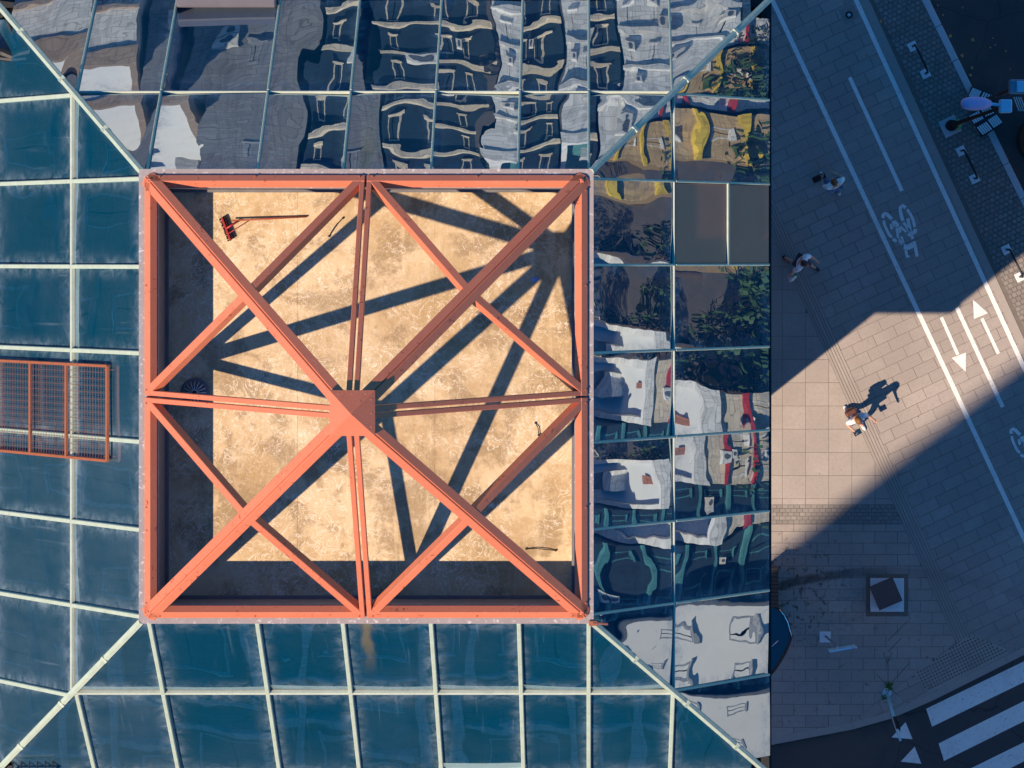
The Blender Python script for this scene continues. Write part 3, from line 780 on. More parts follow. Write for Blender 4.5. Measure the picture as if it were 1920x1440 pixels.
def arc_mark(name, pts, w):
    P_ = [V2(*p) for p in pts]; lft, rgt = [], []
    for i, p in enumerate(P_):
        d = (P_[min(i+1, len(P_)-1)] - P_[max(i-1, 0)]).normalized(); nn = Vector((-d.y, d.x))*w/2
        lft.append(p+nn); rgt.append(p-nn)
    v = [(x.x, x.y, ZP-.003) for x in lft+rgt] + [(x.x, x.y, ZP+.001) for x in lft+rgt]; k = len(P_); f = []
    for i in range(k-1): f += [(2*k+i, 2*k+k+i, 2*k+k+i+1, 2*k+i+1)]
    me = mesh(name, v, f, 'paint')
    bm = bmesh.new(); bm.from_mesh(me); bmesh.ops.recalc_face_normals(bm, faces=bm.faces)
    if bm.faces[:] and sum(f_.normal.z for f_ in bm.faces) < 0: bmesh.ops.reverse_faces(bm, faces=bm.faces)
    bm.to_mesh(me); bm.free()
    return me
def bike(dx, dy, parent):
    Z = lambda pts: [(1630 + x/12 + dx, 370 + y/12 + dy) for x, y in pts]
    bk = empty('bicycle_marking', (*G(1690+dx, 435+dy), ZP)); bk.parent = parent; bk.matrix_parent_inverse = mworld(parent).inverted()
    for pts, w in (([(305, 470), (310, 400), (350, 365), (400, 385), (455, 440), (510, 495)], .075),
                   ([(320, 520), (335, 600), (380, 710), (440, 830), (505, 905)], .06),
                   ([(815, 235), (750, 185), (700, 220), (695, 300), (720, 420), (755, 530)], .075),
                   ([(850, 270), (930, 390), (985, 510), (1020, 670)], .06),
                   ([(1040, 710), (1020, 790), (960, 800)], .085), ([(520, 940), (580, 975), (650, 940)], .07),
                   ([(615, 690), (635, 800), (640, 940), (750, 1060)], .06), ([(670, 670), (700, 800)], .05), ([(720, 880), (770, 1050)], .05),
                   ([(690, 655), (760, 720), (830, 780)], .05), ([(860, 825), (940, 880)], .05), ([(770, 565), (860, 700), (950, 830), (975, 940)], .06),
                   ([(865, 470), (890, 620), (920, 760)], .07), ([(770, 1115), (880, 1120), (985, 1065)], .12), ([(1000, 990), (1035, 1130), (1075, 1330)], .07),
                   ([(820, 1190), (845, 1340), (905, 1320)], .065)):
        o = link('stroke', arc_mark('stroke', Z(pts), w*1.2), bk)
    MB().prism([G(*p) for p in Z([(505, 540), (590, 515), (660, 590), (670, 650), (600, 680), (530, 640)])], ZP-.003, ZP+.001).build('saddle_patch', 'paint', bk)
    MB().prism([G(*p) for p in Z([(460, 600), (500, 585), (540, 690), (500, 735), (465, 690)])], ZP-.003, ZP+.001).build('saddle_patch', 'paint', bk)
bike(0, 0, plaza); bike(240, 404, plaza)
# crossing on the road (road surface is 0.14 lower: positions read at that level)
cross = tag(empty('road_markings', (*G(1800, 1380), -.14)), kind='structure')
def zpoly(name, pts): return MB().prism([tuple(A(x, y, -.136).xy) for x, y in pts], -.139, -.134).build(name, 'paint', cross)
zpoly('zebra_stripe', [(1736.7, 1329), (1747.5, 1362.5), (2050, 1216), (2050, 1177)])
zpoly('zebra_stripe', [(1760, 1394), (1770, 1426.7), (2050, 1288), (2050, 1250)])
zpoly('zebra_stripe', [(1783, 1459), (1794, 1491), (2050, 1362), (2050, 1328)])
zpoly('yield_triangle', [(1698, 1354), (1671.7, 1382.5), (1711, 1386)])
zpoly('yield_triangle', [(1715, 1400), (1689, 1428), (1727.5, 1432)])

# ================================================================== street furniture
def plate(cx, cy, w, rz, z0, z1, m, parent, name):
    c = V2(cx, cy); co, si = math.cos(rz), math.sin(rz)
    q = [(c.x + (x*co - y*si)*w/2, c.y + (x*si + y*co)*w/2) for x, y in ((-1,-1),(1,-1),(1,1),(-1,1))]
    return bevel(MB().prism(q, z0, z1).build(name, m, parent), .006)
for (pa, pb, lab) in (((1711, 87), (1735, 138), 'black tubular bike rack nearest the top of the cobbled strip'),
                      ((1802, 283), (1827, 335), 'black tubular bike rack just below the street lamp'),
                      ((1887, 468), (1912, 519), 'black tubular bike rack where the shadow edge crosses the cobbles')):
    r = empty('bike_rack', (*V2(*pa).lerp(V2(*pb), .5), 0)); tag(r, lab, 'bike rack', 'bike racks on the cobbled strip')
    a_, b_ = V2(*pa), V2(*pb)
    for c in (pa, pb): plate(*c, .23, .45, .0, .028, 'white_stone', r, 'base_plate')
    H_ = .82; d_ = (b_-a_)*.12
    MB().tube([(a_.x, a_.y, .02), (a_.x, a_.y, H_-.1), (a_.x + d_.x*.4, a_.y + d_.y*.4, H_-.02), (a_.x+d_.x, a_.y+d_.y, H_),
               (b_.x-d_.x, b_.y-d_.y, H_), (b_.x - d_.x*.4, b_.y - d_.y*.4, H_-.02), (b_.x, b_.y, H_-.1), (b_.x, b_.y, .02)], .028, 8).build('hoop', 'black', r, True)
# box on white plinth
pb = empty('plinth_box', (*V2(1663, 1115), 0)); tag(pb, 'dark brown square box set askew on a white stone base', 'box')
plate(1663, 1116, 1.10, 0, .009, .018, 'joint', pb, 'surround')
plate(1663, 1115, .87, 0, .01, .10, 'white_stone', pb, 'plinth')
o = plate(1659, 1111, .62, R(23), .10, .48, 'brown_box', pb, 'body')
plate(1658.5, 1110.5, .655, R(23), .482, .51, 'brown_box', o, 'lid')
# sign with white base plate
sg = empty('sign_post', (*V2(1547, 1193), 0)); tag(sg, 'thin sign post on a small white square base, blade seen edge-on', 'sign')
plate(1547, 1194, .29, 0, .0, .03, 'white_stone', sg, 'base_plate')
c = V2(1548, 1193); top = Vector((c.x + .16, c.y - .02, 2.35))
MB().tube([(c.x, c.y, .03), tuple(top)], .03, 8).build('post', 'blue_grey', sg)
p0, p1 = A(1555, 1222, 2.4), A(1605, 1213.5, 2.4); d = (p1-p0).normalized(); nn = Vector((-d.y, d.x, 0))
bld = bevel(MB().bar(p0, p1, nn, Vector((0, 0, 1)), -.025, .025, -.5, 0).build('blade', 'pale_blue', sg), .006)
MB().ell(A(1604, 1213.5, 2.43), (.05, .05, .04), 8, 5).build('knob', 'steel', bld, True)
MB().tube([tuple(top), tuple(p0.lerp(p1, .25))], .018, 6).build('bracket', 'steel', sg)
# slim mast near the crossing
ms_ = empty('sign_mast', (*V2(1663, 1299), 0)); tag(ms_, 'slim pale leaning sign mast at the kerb beside the zebra crossing', 'mast')
b0 = V2(1663, 1299); t_ = A(1688, 1388, 3.4); b3 = Vector((b0.x, b0.y, 0))
MB().tube([b3, b3.lerp(t_, .4), b3.lerp(t_, .72), t_], [.035, .045, .05, .03], 8).build('pole', 'pale_blue', ms_, True)
dd = (t_ - b3).normalized()
bevel(MB().bar(b3.lerp(t_, .55), b3.lerp(t_, .80), Vector((1, 0, 0)), Vector((0, 1, 0)), -.035, .075, -.06, .06).build('signal_box', 'black', ms_), .01)
for sx in (-.05, .085): MB().tube([b3.lerp(t_, .55) + Vector((sx, 0, 0)), b3.lerp(t_, .84) + Vector((sx*.6, 0, 0))], .014, 6).build('rail', 'steel', ms_)
MB().tube([b3, b3 + Vector((0, 0, .03))], [.13, .12], 12).build('foot', 'steel', ms_)
# weeds and gravel at its foot
for (x, y), lab in (((1668, 1287), 'larger tuft of green weeds behind the slim mast'), ((1658, 1307), 'small tuft of green weeds at the foot of the slim mast')):
    c = V2(x, y); b = MB(); sc = 1 if y < 1300 else .6
    for i in range(46):
        g = random.uniform(0, 6.28); l_ = random.uniform(.05, .14)*sc; r0 = Vector((c.x + random.uniform(-.05, .05)*sc, c.y + random.uniform(-.06, .06)*sc, .01))
        d = Vector((math.cos(g), math.sin(g), random.uniform(.4, 1.2))).normalized(); s1 = Vector((-math.sin(g), math.cos(g), 0))*.014
        b.add([r0 - s1*.4, r0 + s1*.4, r0 + d*l_*.6 + s1, r0 + d*l_, r0 + d*l_*.6 - s1], [(0, 1, 2, 3, 4)])
    tag(b.build('weed_tuft', 'weed'), lab, 'weed')
dc = empty('drain_cover', (*V2(1592, 28), 0)); tag(dc, 'small round dark drain cover in a cobbled square by the lane line', 'drain cover')
plate(1592, 26, .42, .45, .010, .013, 'cobble', dc, 'surround')
c = V2(1592, 28); MB().tube([(c.x, c.y, .012), (c.x, c.y, .022)], [.10, .09], 18).build('lid', 'black', dc)
MB().tube([(c.x, c.y, .022), (c.x, c.y, .027)], [.045, .04], 12).build('boss', 'steel', dc)
# cuts in the paving that fan out from the mast
for i, (a_, b_) in enumerate((((1665, 1230), (1665, 1292)), ((1644, 1265), (1686, 1306)), ((1706, 1242), (1668, 1284)), ((1701, 1165), (1665, 1201)), ((1690, 1196), (1665, 1222)), ((1656, 1222), (1664, 1244)), ((1673, 1222), (1666, 1240)))):
    stripe('saw_cut', a_, b_, .022, z=.0115, m='joint')
# street lamp
sl = empty('street_lamp', (*V2(1785, 235), 0)); tag(sl, 'tall street lamp with lilac oval head on a grey plate at the cobbles', 'street lamp')
c = V2(1785, 235); zt_ = 12.5
plate(1781, 237, .46, .45, .0, .05, 'kerb', sl, 'base_plate')
MB().tube([(c.x, c.y, .05), (c.x, c.y, .5), (c.x, c.y, .55), (c.x, c.y, zt_)], [.12, .12, .06, .035], 12).build('pole', 'black', sl, True)
hp = A(1831, 194, zt_); hl_, hr = A(1801, 194, zt_), A(1861, 195, zt_)
b = MB(); NN = 26; top_v, bot_v = [], []
L_ = (hr.x - hl_.x); cx_, cy_ = hp.x, hp.y
prof = []
for i in range(NN):
    g = 2*math.pi*i/NN; ex = abs(math.cos(g))**.75*math.copysign(1, math.cos(g)); ey = abs(math.sin(g))**.85*math.copysign(1, math.sin(g))
    tap = 1 - .28*max(0, math.cos(g))
    prof.append((ex*L_/2, ey*.158*tap))
for z_, k_ in ((zt_-.06, .9), (zt_, 1.0), (zt_+.05, .92), (zt_+.085, .55)):
    for x, y in prof: b.v.append(Vector((cx_ + x*k_, cy_ + y*k_, z_)))
for r_ in range(3):
    for i in range(NN): b.f.append((r_*NN+i, r_*NN+(i+1)%NN, (r_+1)*NN+(i+1)%NN, (r_+1)*NN+i)); b.mi.append(0)
b.f.append(tuple(range(3*NN, 4*NN))); b.f.append(tuple(reversed(range(NN)))); b.mi += [0, 0]
b.build('lamp_head', 'lamp_head', sl, True)
MB().tube([A(1855, 194.5, zt_), (c.x, c.y, zt_ - .02)], .035, 8).build('arm', 'pale_blue', sl)
cbx = bevel(MB().box((c.x-.13, c.y-.16, zt_-.25), (c.x+.14, c.y+.14, zt_+.10)).build('control_box', 'pale_blue', sl), .02)
for k in range(4): MB().tube([(c.x + .20 + .05*k, c.y + .2, zt_ - .1), (c.x + .32 + .05*k, c.y - .12, zt_ - .1)], .014, 5).build('antenna', 'steel', cbx)
for k in range(4):
    g = .45 + math.pi/4 + k*math.pi/2; MB().tube([(c.x - .05 + .27*math.cos(g), c.y - .02 + .27*math.sin(g), .04), (c.x - .05 + .27*math.cos(g), c.y - .02 + .27*math.sin(g), .08)], .015, 6).build('bolt', 'steel', sl)
# second, partly visible lamp box further right
s2 = empty('signal_mast', (*V2(1835, 170+75), 0))
cb = A(1912, 162, 9.0); s2.location = (cb.x, cb.y, -.14)
tag(s2, 'pale blue traffic signal mast head at the right edge above the road', 'traffic signal')
MB().tube([(cb.x, cb.y, -.14), (cb.x, cb.y, 8.9)], [.06, .04], 10).build('pole', 'black', s2, True)
shd = bevel(MB().box((cb.x-.235, cb.y-.17, 8.7), (cb.x+.35, cb.y+.17, 8.95)).build('head', 'blue_grey', s2), .03)
bevel(MB().box((cb.x-.07, cb.y-.13, 8.955), (cb.x+.30, cb.y+.13, 9.0)).build('cover', 'pale_blue', shd), .015)
# yellow-green planter by the lamp
pl = empty('plant_tuft', (*V2(1795, 233), 0)); tag(pl, 'pale yellow-green plant tuft growing beside the street lamp base', 'plant')
b = MB()
for i in range(90):
    r0 = Vector((*V2(1794 + random.gauss(0, 4), 234 + random.gauss(0, 3)), .05)); g = random.uniform(0, 6.28); l_ = random.uniform(.05, .12)
    d = Vector((math.cos(g), math.sin(g), random.uniform(.2, .9))).normalized(); s1 = Vector((-math.sin(g), math.cos(g), 0))*.03
    b.add([r0, r0 + d*l_*.6 + s1, r0 + d*l_, r0 + d*l_*.6 - s1], [(0, 1, 2, 3)])
M['lime'] = simple('lime_leaf', (.55, .60, .22), .7, var=.35, scale=25)
b.build('leaves', 'lime', pl)
MB().tube([(*V2(1782, 236), .05), (*V2(1782, 236), .25)], [.14, .15], 14).build('pot', 'black', pl)
# slatted benches under the lamp
def slat_bench(lab, groups, frame):
    cx_ = sum(p[0] for p in frame)/len(frame); cy_ = sum(p[1] for p in frame)/len(frame)
    e = empty('slatted_bench', (*V2(cx_, cy_), 0)); tag(e, lab, 'bench', 'slatted benches under the street lamp')
    MB().prism([tuple(A(x, y, .40).xy) for x, y in frame], .37, .40).build('seat_frame', 'black', e)
    for x, y in frame:
        q = A(x*.9 + cx_*.1, y*.9 + cy_*.1, .4); MB().tube([(q.x, q.y, .37), (q.x, q.y, .0)], .025, 6).build('leg', 'black', e)
    for (s0, s1, dirv, k) in groups:
        for i in range(k):
            p = Vector(s0).lerp(Vector(s1), i/(k-1)); q = p + Vector(dirv)
            a_, b_ = A(*p, .42), A(*q, .42); d = (b_-a_).normalized(); nn = Vector((-d.y, d.x, 0))
            MB().bar(a_, b_, nn, Vector((0, 0, 1)), -.021, .021, -.02, .012).build('slat', 'white_stone', e)
slat_bench('white slatted bench on the kerb below the lilac lamp head',
           [((1818.5, 216.5), (1833.5, 208.5), (9.5, 14.5), 5), ((1841, 204.5), (1854, 199), (9, 13.5), 4), ((1833, 238), (1848, 229), (11, 14), 5), ((1853.5, 224), (1867, 215.5), (11, 15), 5)],
           [(1815, 216), (1858, 193), (1882, 232), (1842, 257)])
slat_bench('white slatted bench half hidden above the lilac lamp head', [((1825.5, 165), (1839, 170.5), (-8, 15.5), 5), ((1846, 173), (1860, 178.5), (-7, 13), 4)],
           [(1822, 162), (1868, 180), (1858, 200), (1812, 185)])
# round brown advertising column, partly in frame
ac = empty('round_column', (*V2(1958, 262), -.14)); tag(ac, 'brown round column at the right edge below the traffic signal', 'column')
c = V2(1952, 262)
MB().tube([(c.x, c.y, -.14), (c.x, c.y, 2.4)], .62, 28).build('drum', 'timber', ac, True)
MB().tube([(c.x, c.y, 2.4), (c.x, c.y, 2.5), (c.x, c.y, 2.62)], [.66, .66, .2], 28).build('roof', 'timber', ac)
# curved canopy and timber screen south-east of the tower
cn = empty('glass_canopy', (*V2(1450, 1200), 0)); tag(cn, 'curved dark blue glass canopy with chrome rim beside the tower corner', 'canopy')
arc = [(1400, 1142), (1452, 1138), (1461, 1142), (1470, 1153), (1477, 1166), (1481, 1180), (1484, 1194), (1481, 1204), (1473, 1222), (1463, 1240), (1451, 1258), (1440, 1268), (1400, 1268)]
zc = 2.6; q = [tuple(A(x, y, zc).xy) for x, y in arc]
MB().prism(q, zc - .06, zc).build('glass_roof', 'dark_glass', cn)
MB().tube([(*p_, zc) for p_ in q[1:-1]], .035, 8).build('rim', 'black', cn, True)
MB().tube([(*p_, zc + .04) for p_ in q[2:7]], .016, 6).build('chrome_trim', 'chrome', cn, True)
MB().tube([tuple(A(1447, 1212, zc) + up*.02), tuple(A(1459, 1201, zc) + up*.02)], .012, 5).build('glazing_bar', 'steel', cn)
for x, y in ((1425, 1160), (1425, 1255), (1468, 1175)): MB().tube([(*A(x, y, 0).xy, 0), (*A(x, y, 0).xy, zc - .06)], .04, 8).build('post', 'steel', cn)
sc = empty('timber_screen', (*V2(1450, 1110), 0)); tag(sc, 'narrow brown timber screen beside the lower right corner of the tower', 'screen')
for i in range(11):
    y0_, y1_ = 1068 + i*7.2, 1068 + i*7.2 + 6.4
    p, q_ = A(1436, y0_, .9), A(1460, y1_, .9)
    MB().box((p.x, q_.y, 0), (q_.x - .004*(i % 3), p.y, .9 - .01*(i % 2))).build('plank', 'timber', sc)
# fallen leaves
spots = [(1782, 68), (1824, 75), (1804, 104), (1820, 141), (1822, 127), (1652, 40), (1625, 105), (1827, 238), (1791, 182), (1894, 130), (1886, 96), (1866, 84), (1862, 71), (1857, 89), (1805, 14), (1758, 10), (1768, 28)]
for i, (x, y) in enumerate(spots):
    road = x > 1728 + y*.482 + 12; z = -.128 if road else .018
    c = A(x, y, z); k_ = 7; rr = .055 if i < 8 else .03; ph = random.uniform(0, 6)
    v = [c + up*.012] + [c + Vector((rr*random.uniform(.5, 1.1)*math.cos(ph + 6.283*j/k_), rr*random.uniform(.5, 1.1)*math.sin(ph + 6.283*j/k_), random.uniform(0, .012))) for j in range(k_)]
    o = link('fallen_leaf', mesh('fallen_leaf', v, [(0, 1+j, 1+(j+1) % k_) for j in range(k_)], 'leaf_dry'))
    tag(o, ('larger dry' if i < 8 else 'tiny dry') + ' fallen leaf on the ' + ('dark asphalt road' if road else 'shaded paving'), 'leaf', 'fallen leaves on the ' + ('road' if road else 'paving'))

# ================================================================== PEOPLE
def skin_mesh(name, chains, mat, sub=1):
    me = bpy.data.meshes.new(name); verts, edges, rad = [], [], []
    idx = {}
    for ch in chains:
        prev = None
        for nm, co, r in ch:
            if nm not in idx: idx[nm] = len(verts); verts.append(co); rad.append(r)
            if prev is not None and (prev, idx[nm]) not in edges: edges.append((prev, idx[nm]))
            prev = idx[nm]
    me.from_pydata(verts, edges, [])
    ob = bpy.data.objects.new(name, me); COL.objects.link(ob)
    sk = ob.modifiers.new('skin', 'SKIN'); sk.use_smooth_shade = True
    for i, r in enumerate(rad):
        me.skin_vertices[0].data[i].radius = (r, r) if not isinstance(r, tuple) else r
    me.skin_vertices[0].data[0].use_root = True
    if sub: sm = ob.modifiers.new('sub', 'SUBSURF'); sm.levels = sub; sm.render_levels = sub
    dg = bpy.context.evaluated_depsgraph_get(); dg.update()
    out = bpy.data.meshes.new_from_object(ob.evaluated_get(dg))
    bpy.data.objects.remove(ob); out.materials.clear(); mats(out, mat)
    return out
def join_meshes(name, ms, mat):
    bm = bmesh.new()
    for m_ in ms: bm.from_mesh(m_)
    me = bpy.data.meshes.new(name); bm.to_mesh(me); bm.free(); me.materials.clear(); mats(me, mat)
    me.polygons.foreach_set('use_smooth', [True]*len(me.polygons)); me.polygons.foreach_set('material_index', [0]*len(me.polygons))
    return me
def person(label, px, yaw, J, shirt, trousers, shoe, hair, long_hair=False, shorts=False):
    """J: local joints, x right, y forward, z up"""
    e = empty('person', (*G(*px), .012), yaw); tag(e, label, 'person')
    V = {k: Vector(v) for k, v in J.items()}
    pel, chest, neck, head = V['pelvis'], V['chest'], V['neck'], V['head']
    ch = [[('p', pel, (.15, .11)), ('w', pel.lerp(chest, .5), (.125, .095)), ('c', chest, (.15, .105)), ('n', neck, .055), ('h', head + Vector((0, 0, -.04)), .06)]]
    fingers = []
    for s, sd in (('l', -1), ('r', 1)):
        hip = pel + Vector((sd*.09, 0, -.05))
        ch.append([('p', pel, 0), ('hip'+s, hip, .09), ('kn'+s, V['knee_'+s], .06), ('an'+s, V['ankle_'+s], .042), ('to'+s, V['toe_'+s], .038)])
        ch.append([('c', chest, 0), ('sh'+s, V['sh_'+s], .058), ('el'+s, V['elbow_'+s], .042), ('wr'+s, V['wrist_'+s], .030), ('pa'+s, V['wrist_'+s] + (V['wrist_'+s]-V['elbow_'+s]).normalized()*.07, (.038, .022))])
        w_ = V['wrist_'+s]; d_ = (w_ - V['elbow_'+s]).normalized(); lat = d_.cross(Vector((0, 0, 1)))
        lat = lat.normalized() if lat.length > .1 else Vector((0, 1, 0)); pn = lat.cross(d_)
        for k_, (o_, l_) in enumerate(((-.027, .055), (-.009, .075), (.009, .08), (.027, .068))):
            r0 = w_ + d_*.075 + lat*o_; r1 = r0 + d_*l_*.5 + pn*.008; r2 = r1 + d_*l_*.4 + pn*.026
            fingers.append([[('a', r0 - d_*.02, .009), ('b', r1, .0085), ('c', r2, .007)]])
        r0 = w_ + d_*.03 - lat*.028; r1 = r0 + d_*.035 - lat*.028; r2 = r1 + d_*.03 - lat*.004
        fingers.append([[('a', r0, .011), ('b', r1, .010), ('c', r2, .008)]])
    parts = [skin_mesh('body', ch, 'skin', 2)] + [skin_mesh('finger', f_, 'skin', 1) for f_ in fingers]
    hb = MB().ell(head, (.075, .098, .115), 16, 12)
    hb.ell(head + Vector((0, .10, -.015)), (.014, .022, .022), 8, 6)
    for sd in (-1, 1): hb.ell(head + Vector((sd*.078, -.005, -.005)), (.012, .022, .034), 8, 6)
    parts.append(hb.me('head', 'skin', True))
    link('body', join_meshes('body', parts, 'skin'), e, world=False)
    fm = MB()
    for sd in (-1, 1): fm.ell(head + Vector((sd*.032, .088, .005)), (.012, .008, .008), 8, 6)
    fm.ell(head + Vector((0, .09, -.058)), (.024, .008, .008), 8, 5); fm.build('face_features', 'shoe_dark', e, True, world=False)
    hm = MB().ell(head + Vector((0, -.014, .018)), (.088, .103, .115), 18, 10, zmin=-.25)
    if long_hair: hm.ell(head + Vector((0, -.07, -.07)), (.085, .06, .15), 14, 10)
    hm.build('hair', hair, e, True, world=False)
    # shirt with short sleeves
    sch = [[('p', pel + Vector((0, 0, .03)), (.165, .125)), ('w', pel.lerp(chest, .5), (.15, .115)), ('c', chest, (.17, .122)), ('n', neck - Vector((0, 0, .03)), .07)]]
    for s in 'lr': sch.append([('c', chest, 0), ('sh'+s, V['sh_'+s], .078), ('el'+s, V['sh_'+s].lerp(V['elbow_'+s], .75), .066)])
    link('shirt', skin_mesh('shirt', sch, shirt, 2), e, world=False)
    tch = []
    for s, sd in (('l', -1), ('r', 1)):
        hip = pel + Vector((sd*.09, 0, -.05)); end = V['knee_'+s] if shorts else V['knee_'+s].lerp(V['ankle_'+s], .92)
        c_ = [('p', pel, (.165, .125)), ('hip'+s, hip, .105), ('kn'+s, V['knee_'+s] if not shorts else hip.lerp(V['knee_'+s], .55), .078)]
        c_.append(('end'+s, end, .072 if shorts else .056)); tch.append(c_)
    link('trousers', skin_mesh('trousers', tch, trousers, 2), e, world=False)
    for s in 'lr':
        a_, t_ = V['ankle_'+s], V['toe_'+s]; d_ = (t_-a_); d_.z = 0; d_ = d_.normalized() if d_.length > .01 else Vector((0, 1, 0))
        b_ = MB().tube([Vector((a_.x, a_.y, t_.z)) - d_*.06, Vector((a_.x, a_.y, t_.z+.008)), t_ + d_*.02, t_ + d_*.07], [.035, .046, .045, .025], 10)
        b_.build('shoe', shoe, e, True, world=False)
    return e
def joints(stride=.30, lead='r', arms=None, lean=.03, head_fwd=.06):
    sl_, sr = (stride, -stride) if lead == 'l' else (-stride, stride)
    J = dict(pelvis=(0, 0, .95), chest=(0, lean, 1.33), neck=(0, lean + .02, 1.47), head=(0, lean + head_fwd, 1.60),
             sh_l=(-.19, lean, 1.40), sh_r=(.19, lean, 1.40))
    for s, st, sd in (('l', sl_, -1), ('r', sr, 1)):
        if st > 0: kn, an, to = (.10*sd, st*.75, .52), (.09*sd, st, .09), (.10*sd, st + .15, .045)
        else: kn, an, to = (.10*sd, st*.25 + .03, .48), (.09*sd, st, .17), (.10*sd, st + .13, .045)
        J['knee_'+s], J['ankle_'+s], J['toe_'+s] = kn, an, to
    J.update(arms or dict(elbow_l=(-.27, lean + .05, 1.13), wrist_l=(-.27, lean + .2, .92), elbow_r=(.27, lean - .12, 1.13), wrist_r=(.28, lean - .12, .88)))
    return J
# woman in the sun: walks towards the lower right, holding a phone, small brown backpack
yawC = R(180 + 28)
pc = person('person in white top and jeans walking through the sunlit strip with a brown bag', (1599, 779), yawC,
       joints(.27, 'l', dict(elbow_l=(-.30, .10, 1.16), wrist_l=(-.38, .28, 1.02), elbow_r=(.30, .02, 1.14), wrist_r=(.22, .26, 1.12))), 'top_white', 'jeans', 'shoe_white', 'hair_brown', True)
def held(name, e, local, build, label, cat):
    w = mworld(e) @ Vector(local); g = empty(name, w, e.rotation_euler.z); tag(g, label, cat); build(g); return g
def backpack(g):
    bo = bevel(MB().box((-.15, -.12, -.18), (.15, .02, .16)).build('body', 'leather_brown', g, world=False), .04, 3)
    bevel(MB().box((-.10, -.155, -.14), (.10, -.122, .02)).build('pocket', 'leather_brown', bo, world=False), .012)
    for sx in (-.10, .10): MB().tube([(sx, .01, .14), (sx*1.1, .14, .20), (sx*1.2, .25, .08), (sx*1.2, .24, -.08)], .014, 6).build('strap', 'leather_brown', g, True, world=False)
held('backpack', pc, (.06, -.13, 1.20), backpack, 'small brown backpack worn by the person in the sunlit strip', 'backpack')
def phone(g):
    bevel(MB().box((-.10, -.07, -.012), (.10, .07, .012)).build('case', 'bag_black', g, world=False), .008)
    MB().box((-.09, -.06, .0125), (.09, .06, .015)).build('screen', 'dark_glass', g, world=False)
held('tablet', pc, (.15, .36, 1.12), phone, 'small black tablet held by the person in the sunlit strip', 'tablet')
# man in pale blue shirt at the tower edge
yawB = R(-90 - 32)
pbm = person('person in pale blue shirt and dark shorts walking close to the tower', (1497, 491), yawB,
       joints(.36, 'l', dict(elbow_l=(-.26, .16, 1.14), wrist_l=(-.24, .34, 1.02), elbow_r=(.34, -.06, 1.12), wrist_r=(.40, -.04, .86))), 'shirt_white', 'shorts_dark', 'shoe_dark', 'hair_dark', False, True)
def plastic_bag(g):
    b_ = MB(); 
    pts = [(0, 0, 0), ]
    for z_, rx, ry in ((.0, .03, .02), (-.10, .09, .06), (-.24, .15, .10), (-.36, .14, .10), (-.42, .08, .06)):
        for i in range(12):
            g_ = 6.283*i/12; k_ = 1 + .14*math.sin(3*g_ + z_*20); b_.v.append(Vector((rx*k_*math.cos(g_), ry*k_*math.sin(g_), z_)))
    for j in range(4):
        for i in range(12):
            a0_, a1_ = j*12+i, j*12+(i+1) % 12; b_.f.append((a0_, a1_, a1_+12, a0_+12)); b_.mi.append(1 if i in (4, 5) else 0)
    b_.f.append(tuple(range(48, 60))); b_.mi.append(0)
    b_.build('bag_body', ['plastic_white', 'plastic_green'], g, True, world=False)
    for sy in (-.02, .02): MB().tube([(-.03, sy, -.02), (0, sy, .06), (.03, sy, -.02)], .008, 6).build('handle', 'plastic_white', g, True, world=False)
held('plastic_bag', pbm, (.42, .04, .80), plastic_bag, 'white and green plastic bag carried by the person beside the tower', 'bag')
# woman in aqua top further up
yawA = R(25)
pa = person('person in pale aqua top carrying a dark bag left of the bike lane', (1559, 349), yawA,
       joints(.24, 'l', dict(elbow_l=(-.30, .10, 1.14), wrist_l=(-.20, .30, 1.10), elbow_r=(.30, .08, 1.15), wrist_r=(.12, .30, 1.16))), 'shirt_aqua', 'jeans', 'shoe_white', 'hair_brown', False)
def dark_bag(g):
    bevel(MB().box((-.17, -.08, -.26), (.17, .08, .02)).build('bag_body', 'bag_black', g, world=False), .03, 2)
    for sy in (-.05, .05): MB().tube([(-.10, sy, .01), (-.08, sy, .12), (.08, sy, .12), (.10, sy, .01)], .01, 6).build('handle', 'leather_brown', g, True, world=False)
held('handbag', pa, (-.26, .34, 1.05), dark_bag, 'dark handbag held by the person in the aqua top', 'bag')

# ================================================================== THE CITY AROUND (seen in the mirrored glass)
def wallmat(name, c):
    """weathered facade: block courses, rain streaks and patchy render"""
    N = NT(name); p = N.pos(); X, Y, Z = N.sep(p)
    cv = N.n.new('ShaderNodeCombineXYZ'); N.link(N.math('ADD', X, Y), cv.inputs[0]); N.link(Z, cv.inputs[1])
    br = N.n.new('ShaderNodeTexBrick'); N.link(cv.outputs[0], br.inputs['Vector'])
    br.inputs['Color1'].default_value = (*mul(c, 1.12), 1); br.inputs['Color2'].default_value = (*mul(c, .84), 1); br.inputs['Mortar'].default_value = (*mul(c, .62), 1)
    br.inputs['Scale'].default_value = 1.0; br.inputs['Mortar Size'].default_value = .018; br.inputs['Brick Width'].default_value = .62; br.inputs['Row Height'].default_value = .27
    sv = N.scalev(cv.outputs[0], (2.6, .22, 1))
    k = N.mix(N.math('MULTIPLY', N.ramp(N.noise(sv, 1.0, 5, .65), .48, .70), .55), br.outputs[0], mul(c, .42))
    k = N.mix(N.math('MULTIPLY', N.ramp(N.noise(p, 1.3, 6, .75), .52, .66), .4), k, mul(c, 1.3))
    k = N.mix(N.math('MULTIPLY', N.ramp(N.noise(p, 6, 4, .8), .58, .70), .45), k, mul(c, .35))
    N.set('Base Color', k); N.set('Roughness', .85); M[name] = N.m
